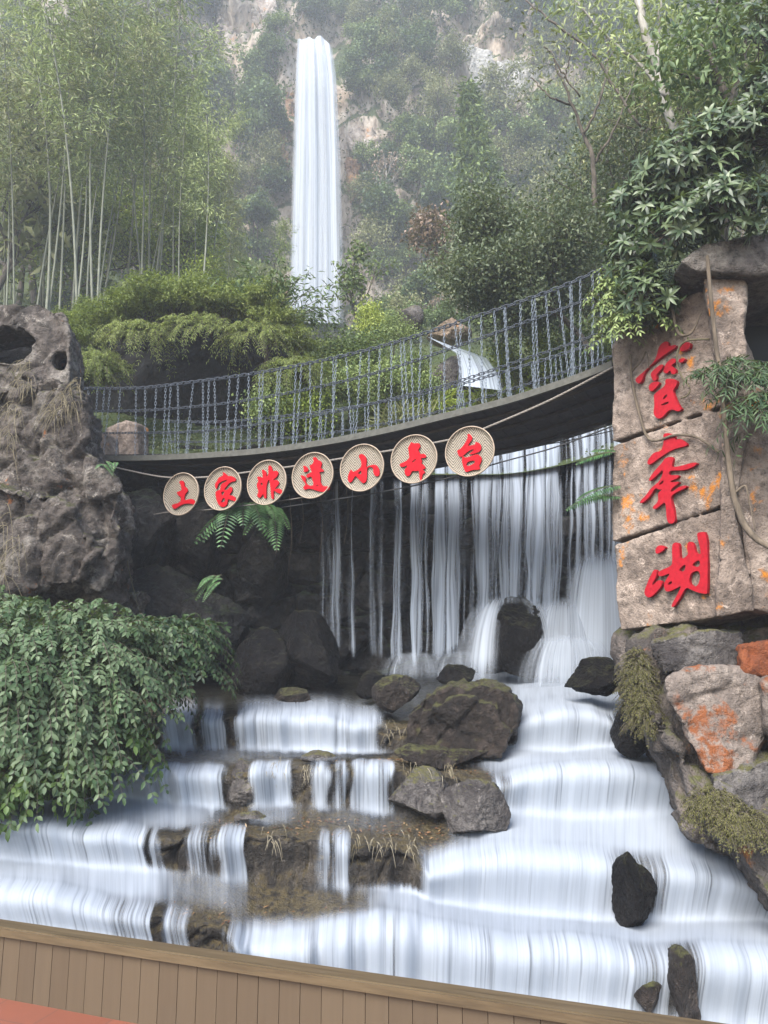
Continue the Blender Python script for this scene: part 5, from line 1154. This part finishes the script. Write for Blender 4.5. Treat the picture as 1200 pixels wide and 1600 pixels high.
# ------------------------------------------------------------------ near shrubs
def sprays(ell, n, rng, L=.075, W=.036, ln=.42, nl=8, shell=.12, front=True, detail=True, gf=None, gs=None):
    """drooping pinnate sprays growing outward from the surface of ellipsoids [(centre, radii)]"""
    gf = gf or G(); gs = gs or G(); C = []; D = []; N = []
    wts = np.array([r[0] * r[2] for c, r in ell]); wts /= wts.sum()
    for i in range(n):
        c, r = ell[rng.choice(len(ell), p=wts)]; u = rdir(rng, 1)[0]
        if u[1] > .55: u[1] *= -1
        if u[2] < -.55: u[2] *= -.6
        o_ = np.asarray(c) + u * np.asarray(r) * (1 - abs(rng.normal()) * shell); out = nrm((u / np.asarray(r))[None])[0]
        d = nrm((out + np.array([rng.normal() * .45, -.15 + rng.normal() * .3, .35 + rng.normal() * .25]))[None])[0]; l = ln * rng.uniform(.6, 1.3)
        t_ = np.linspace(0, 1, 7); P = o_ + d * l * t_[:, None] + np.array([0, 0, -.75 * l]) * (t_[:, None] ** 2.2)
        tube(gs, P, np.linspace(.0045, .0015, 7), 3, False)
        s = (np.arange(nl) + .6) / nl; Q = np.stack([np.interp(s, t_, P[:, k]) for k in range(3)], -1); T_ = nrm(np.stack([np.interp(s, t_, np.gradient(P[:, k])) for k in range(3)], -1))
        sd = nrm(np.cross(T_, np.array([0, 0, 1.]) + rng.normal(size=3) * .25)); up = np.cross(sd, T_); up *= np.sign(up[:, 2:3] + 1e-6)
        for sg in (1, -1):
            C.append(Q); D.append(sd * sg * .85 + T_ * .5 + np.array([0, 0, -.28]) + rng.normal(size=(nl, 3)) * .12); N.append(up + rng.normal(size=(nl, 3)) * .2)
        C.append(P[-1:]); D.append(T_[-1:]); N.append(up[-1:])
    C = np.concatenate(C); leafs(gf, C, np.concatenate(D), np.concatenate(N), L * rng.uniform(.65, 1.25, len(C)), W * rng.uniform(.75, 1.2, len(C)), rng, detail, .22, .12); return gf, gs
def ell_px(px, py, rx, rz, Yd, ry=None):
    k = Yd / FPX; return (at(px, py, Yd), (rx * k, ry or .6 * (rx + rz) * k, rz * k))
def shrub(name, label, ell, n, seed, mat, **k):
    rng = np.random.RandomState(seed); gf, gs = sprays(ell, n, rng, **k)
    inner = [(c, tuple(v * .8 for v in r)) for c, r in ell]; kk_ = dict(k); sprays(inner, n // 3, rng, gf=gf, gs=gs, **kk_)
    c = ell[0][0]; r = thing(name, label, 'shrub', tuple(float(v) for v in (c[0], c[1], c[2] - ell[0][1][2]))); obj('foliage', gf, mat, r); obj('stems', gs, M_bark, r); return r
shrub('shrub', 'large leafy green shrub filling the lower left above the plank wall', [ell_px(40, 1070, 125, 120, 7.5), ell_px(140, 1020, 85, 66, 7.7), ell_px(-40, 985, 100, 60, 7.8), ell_px(160, 1085, 62, 70, 7.5), ell_px(30, 1140, 90, 70, 7.3), ell_px(-60, 1120, 100, 110, 7.4), ell_px(120, 1145, 70, 55, 7.3)], 2000, 101, M_sh, L=.07, W=.034, ln=.42, nl=8, shell=.26)
shrub('shrub', 'darker small leaved shrub at the right edge of the large shrub', [ell_px(275, 1020, 55, 50, 8.6), ell_px(225, 1005, 45, 36, 8.4), ell_px(310, 1000, 30, 26, 8.8), ell_px(232, 1075, 34, 36, 8.3)], 380, 102, M_dg2, L=.07, W=.034, ln=.3)
shrub('shrub', 'light green leafy skirt hanging below the large shrub over the water', [ell_px(40, 1200, 62, 30, 7.1), ell_px(120, 1180, 46, 26, 7.2), ell_px(185, 1150, 26, 26, 7.4)], 230, 103, M_mg2, L=.085, W=.042, ln=.26, nl=6)
# whorls of long leathery leaves
def whorls(name, label, ell, n, seed, mat, L=.2, W=.055, nl=9, cat='shrub'):
    rng = np.random.RandomState(seed); gf = G(); gs = G(); C = []; D = []; N = []; wts = np.array([r[0] * r[2] for c, r in ell]); wts /= wts.sum()
    for i in range(n):
        c, r = ell[rng.choice(len(ell), p=wts)]; u = rdir(rng, 1)[0]
        if u[1] > .5: u[1] *= -1
        o_ = np.asarray(c) + u * np.asarray(r) * rng.uniform(.55, 1.02); ax = nrm((u + np.array([0, -.2, .6]) + rng.normal(size=3) * .3)[None])[0]
        b = np.asarray(c) + u * np.asarray(r) * .2 + rng.normal(size=3) * .05
        tube(gs, spline(np.array([b, (b + o_) / 2 - np.array([0, 0, .06]), o_]), 6), np.linspace(.009, .004, 6), 4, False)
        a = rng.rand() * 6.28 + np.arange(nl) * 2.4; e1 = nrm(np.cross(ax, [.3, .2, 1.])[None])[0]; e2_ = np.cross(ax, e1); el = np.linspace(.05, .75, nl)
        d = (np.cos(a)[:, None] * e1 + np.sin(a)[:, None] * e2_) * np.cos(el)[:, None] + ax * np.sin(el)[:, None]
        C.append(np.repeat(o_[None], nl, 0)); D.append(d + np.array([0, 0, -.12])); N.append(np.repeat(ax[None], nl, 0) + rng.normal(size=(nl, 3)) * .15)
    C = np.concatenate(C); leafs(gf, C, np.concatenate(D), np.concatenate(N), L * rng.uniform(.6, 1.2, len(C)), W * rng.uniform(.75, 1.2, len(C)), rng, True, .3, .1)
    c = ell[0][0]; r = thing(name, label, cat, tuple(float(v) for v in c)); obj('foliage', gf, mat, r); obj('stems', gs, M_bark, r); return r
whorls('evergreen_shrub', 'big evergreen shrub with long leathery leaves spilling over the pillar top', [ell_px(1080, 270, 100, 70, 7.4), ell_px(1000, 330, 60, 60, 7.7), ell_px(1150, 220, 90, 50, 7.2), ell_px(985, 400, 45, 60, 7.8), ell_px(1010, 460, 50, 50, 7.6), ell_px(1140, 330, 80, 50, 6.9), ell_px(1060, 360, 70, 50, 7.2)], 640, 111, M_big, L=.135, W=.038)
whorls('evergreen_shrub', 'leathery leaved branch hanging down in the upper right corner', [ell_px(1190, 60, 50, 60, 8.2), ell_px(1185, 150, 40, 50, 8.2)], 90, 112, M_big, L=.15, W=.042)
shrub('creeper', 'small leaved creeper draped down the bridge side of the pillar top', [ell_px(965, 470, 28, 60, 8.1, .25), ell_px(960, 520, 22, 30, 8.1, .2), ell_px(1000, 500, 40, 30, 7.8, .2)], 170, 113, M_mg, L=.065, W=.025, ln=.22, nl=5)
shrub('creeper', 'narrow leaved creeper growing on the hut wall at the right edge', [ell_px(1175, 610, 40, 24, 6.9, .15), ell_px(1190, 660, 40, 46, 6.85, .15), ell_px(1150, 585, 34, 20, 7.0, .12), ell_px(1110, 600, 20, 24, 7.15, .1)], 130, 114, M_dg2, L=.11, W=.016, ln=.25, nl=5)
shrub('moss_clump', 'mossy yellow green plant clump on the rock corner under the pillar', [ell_px(996, 1075, 20, 60, 7.55, .15), ell_px(1005, 1120, 18, 40, 7.4, .15)], 900, 115, M_moss, L=.02, W=.008, ln=.1, nl=6, detail=False)
shrub('moss_clump', 'small tangled plant clump on the lower right bank', [ell_px(1115, 1262, 34, 26, 6.55, .12), ell_px(1160, 1290, 40, 26, 6.35, .12)], 700, 116, M_moss, L=.022, W=.008, ln=.1, nl=6, detail=False)

# ferns
def fern(name, label, px, py, Yd, nfr, ln, seed, droop=1.1, aim=None):
    rng = np.random.RandomState(seed); gf = G(); gs = G(); C = []; D = []; N = []; W_ = []; o_ = at(px, py, Yd)
    for i in range(nfr):
        a = rng.uniform(0, 6.28); d = np.array([math.cos(a) * .8, -abs(math.sin(a)) * .7, rng.uniform(0, .7)])
        if aim is not None: d = np.asarray(aim, float) + rng.normal(size=3) * .15
        d = nrm(d[None])[0]; l = ln * rng.uniform(.7, 1.2); t_ = np.linspace(0, 1, 12); P = o_ + rng.normal(size=3) * .04 + d * l * t_[:, None] + np.array([0, 0, -droop * l]) * (t_[:, None] ** 2)
        tube(gs, P, np.linspace(.005, .0015, 12), 4, False); m = 20; s = (np.arange(m) + 1.5) / (m + 1.5)
        Q = np.stack([np.interp(s, t_, P[:, k]) for k in range(3)], -1); T_ = nrm(np.stack([np.interp(s, t_, np.gradient(P[:, k])) for k in range(3)], -1)); sd = nrm(np.cross(T_, np.array([0, -.5, 1.]))); up = np.cross(sd, T_)
        w_ = np.sin(np.pi * np.clip(s * .85 + .12, 0, 1)) ** .8 * l * .24
        for sg in (1, -1): C.append(Q); D.append(sd * sg + T_ * .35 + np.array([0, 0, -.2])); N.append(up); W_.append(w_)
    C = np.concatenate(C); W_ = np.concatenate(W_); leafs(gf, C, np.concatenate(D), np.concatenate(N), W_, np.maximum(.012, ln * .045), rng, False)
    r = thing(name, label, 'fern', tuple(float(v) for v in o_)); obj('fronds', gf, M_fern, r); obj('stalks', gs, M_bark, r)
fern('fern', 'bright green hanging fern below the second and third trays', 378, 795, 11.2, 9, .75, 121); fern('fern', 'second hanging fern just right of the bright green fern', 420, 800, 11.3, 6, .6, 122)
fern('fern', 'pale fern fronds reaching from the pillar edge over the curtain water', 962, 770, 8.3, 3, .5, 123, .35, (-1, -.1, .05)); fern('fern', 'small fern fronds at the pillar edge just below the bridge', 962, 705, 8.3, 2, .42, 124, .3, (-1, -.1, .25))
fern('fern', 'small dark fern deep in the shaded recess', 345, 905, 10.6, 5, .35, 125); fern('fern', 'little fern beside the bridge end on the tower', 165, 728, 9.3, 4, .22, 126)

# dry grass, roots, vines
def strands(name, label, cat, paths, mat, off=None):
    g = G()
    for p in paths:
        a = np.array(p, float); P = at(a[:, 0], a[:, 1], a[:, 2]); Q = spline(P, 24); rr = np.interp(np.linspace(0, 1, 24), np.linspace(0, 1, len(a)), a[:, 3]); Q = Q + .006 * fbm(Q * 9, 2)[:, None]
        tube(g, Q, rr, 6)
    return tag(obj(name, g, mat), label, cat)
def pv(pts, r, off=.06):   # along the face of the pillar
    P = onplane(pts, off); return [(x, y, P[i, 1], rr) for i, ((x, y), rr) in enumerate(zip(pts, np.linspace(r[0], r[1], len(pts))))]
M_root = bark_mat('root_bark', (.04, .03, .02), (.13, .1, .07))
strands('root', 'dark woody root running down the left of the pillar letters', 'root', [pv([(985, 555), (988, 600), (1000, 650), (1012, 684), (1030, 688), (1052, 680), (1085, 682), (1115, 700), (1130, 712)], (.017, .013)), pv([(988, 580), (1003, 562), (1010, 550), (1014, 575)], (.012, .005))], M_root)
strands('root', 'thick pale root snaking down the right of the pillar', 'root', [[(1105, 400, 7.0, .018), (1116, 520, 7.0, .022), (1128, 600, 6.95, .022), (1136, 700, 6.9, .024), (1148, 780, 6.85, .03), (1170, 830, 6.75, .032), (1205, 856, 6.6, .028), (1240, 870, 6.5, .028)], [(1148, 770, 6.85, .014), (1165, 760, 6.8, .01), (1172, 790, 6.8, .006), (1180, 830, 6.75, .005)], [(1050, 480, 7.5, .016), (1060, 520, 7.5, .017), (1080, 520, 7.45, .013), (1095, 490, 7.4, .008)]], M_root)
strands('vine', 'thin looping vine over the topmost red character', 'vine', [pv([(1108, 530), (1075, 532), (1060, 545), (1058, 570), (1066, 590), (1078, 606), (1074, 618), (1064, 622)], (.011, .008), .13), pv([(1030, 594), (1060, 584), (1090, 578), (1120, 572)], (.004, .003), .12)], M_straw)
strands('vine', 'long thin vine hanging below the left bridge end', 'vine', [[(188, 752, 10.2, .008), (190, 780, 10.2, .008), (186, 815, 10.1, .01), (196, 860, 10.1, .007), (208, 920, 10.1, .006), (220, 960, 10.1, .004)]], M_straw)
def tufts(name, label, spots, seed, mat, L=.4, n=26):
    rng = np.random.RandomState(seed); g = G()
    for px, py, Yd in spots:
        o_ = at(px, py, Yd)
        for i in range(n):
            d = nrm((np.array([rng.normal() * .7, -.6, .25 + rng.normal() * .3]))[None])[0]; l = L * rng.uniform(.4, 1.2); t_ = np.linspace(0, 1, 6)[:, None]
            tube(g, o_ + rng.normal(size=3) * .05 + d * l * .55 * t_ + np.array([0, 0, -l]) * t_ ** 1.8, np.linspace(.0035, .0012, 6), 3, False, rnd=rng.rand())
    return tag(obj(name, g, mat), label, 'grass')
tufts('dry_grass', 'dry grass hanging from ledges of the rock tower', [(20, 640, 9.15), (40, 600, 9.2), (95, 620, 9.3), (110, 628, 9.3), (80, 640, 9.2), (15, 680, 9.1), (120, 600, 9.4), (40, 570, 9.4)], 131, M_straw)
tufts('dry_grass', 'tangle of pale straw stalks beside the rock tower foot', [(5, 820, 8.9), (20, 850, 8.9), (0, 880, 8.8), (-10, 790, 9.)], 132, M_straw, .7, 14)
tufts('dry_grass', 'straw and dead leaves draped over the edge of the middle ledge', [(430, 1200, 7.75), (480, 1205, 7.75), (640, 1200, 7.75), (700, 1205, 7.7), (560, 1310, 6.9), (600, 1316, 6.9), (640, 1320, 6.9), (430, 1310, 6.9), (640, 1140, 8.8), (610, 1140, 8.8)], 133, M_straw, .12, 14)

# dead leaves lying on the ledges (uncountable)
def litter():
    rng = np.random.RandomState(9); g = G(); C = []
    for x0, x1, Yd, n in [(470, 720, 7.5, 260), (250, 480, 7.4, 110), (500, 640, 8.6, 140), (240, 440, 6.5, 60), (420, 640, 6.45, 70), (640, 780, 8.2, 90), (260, 560, 9.3, 60)]:
        for i in range(n):
            y_ = Yd + rng.normal() * .14; x = (rng.uniform(x0, x1) - 600) / FPX * y_; C.append((x, y_, bedz(x, y_) + .008))
    C = np.array(C); n = len(C); leafs(g, C, rdir(rng, n) * np.array([1, 1, .25]), rdir(rng, n, 3), rng.uniform(.02, .06, n), rng.uniform(.008, .022, n), rng)
    tag(obj('fallen_leaves', g, leaf_mat('dead_leaf', [(.05, .02, .012), (.13, .06, .03), (.22, .13, .06), (.33, .24, .13)], .1, .8)), kind='stuff')
litter()
for i, (px, y0, y1) in enumerate([(432, 775, 870), (452, 772, 900), (470, 770, 850), (500, 765, 880), (540, 752, 850)]):
    strands('vine', ['thin root strand beside the hanging ferns', 'longest thin root strand left of the falls', 'short root strand under the middle tray', 'thin strand hanging under the middle tray beside the first water threads', 'thin strand hanging right of the middle tray'][i], 'vine', [[(px, y0, 12.0, .006), (px + 4, (y0 + y1) / 2, 11.95, .006), (px - 2, y1, 11.9, .003)]], M_root)

for px, py, rx, rz, Yd, lab, sd in [(215, 528, 50, 24, 13.7, 'fringe of fine bamboo leaves hanging over the left of the dark grotto', 141), (310, 518, 60, 26, 13.8, 'fringe of fine bamboo leaves hanging over the middle of the dark grotto', 142), (405, 530, 50, 30, 13.7, 'fringe of fine bamboo leaves hanging over the right of the dark grotto', 143), (150, 580, 36, 40, 13.3, 'fine leaved bamboo clump beside the tower at the bridge end', 144), (455, 590, 40, 44, 13.5, 'fine leaved bamboo clump right of the dark grotto', 145)]:
    shrub('bamboo_fringe', lab, [ell_px(px, py, rx, rz * .6, Yd, .4)], 170, sd, M_bs, L=.075, W=.013, ln=.36, nl=8, detail=False)

# ------------------------------------------------------------------ haze: closed box of even air round the whole scene
for o in list(bpy.data.objects):
    if '_u' in o: del o['_u']
    if 'group' in o and not o['group']: del o['group']
g = G(); box(g, (0, 50, 58), (210, 122, 122)); 
hz = NT('haze_air'); pvn = hz.n('ShaderNodeVolumePrincipled'); pvn.inputs['Color'].default_value = (.9, .94, 1, 1); pvn.inputs['Density'].default_value = HAZE; pvn.inputs['Anisotropy'].default_value = .2
hz.l(pvn.outputs[0], hz.out.inputs[1]); tag(obj('haze', g, hz.m, smooth=False), kind='stuff')
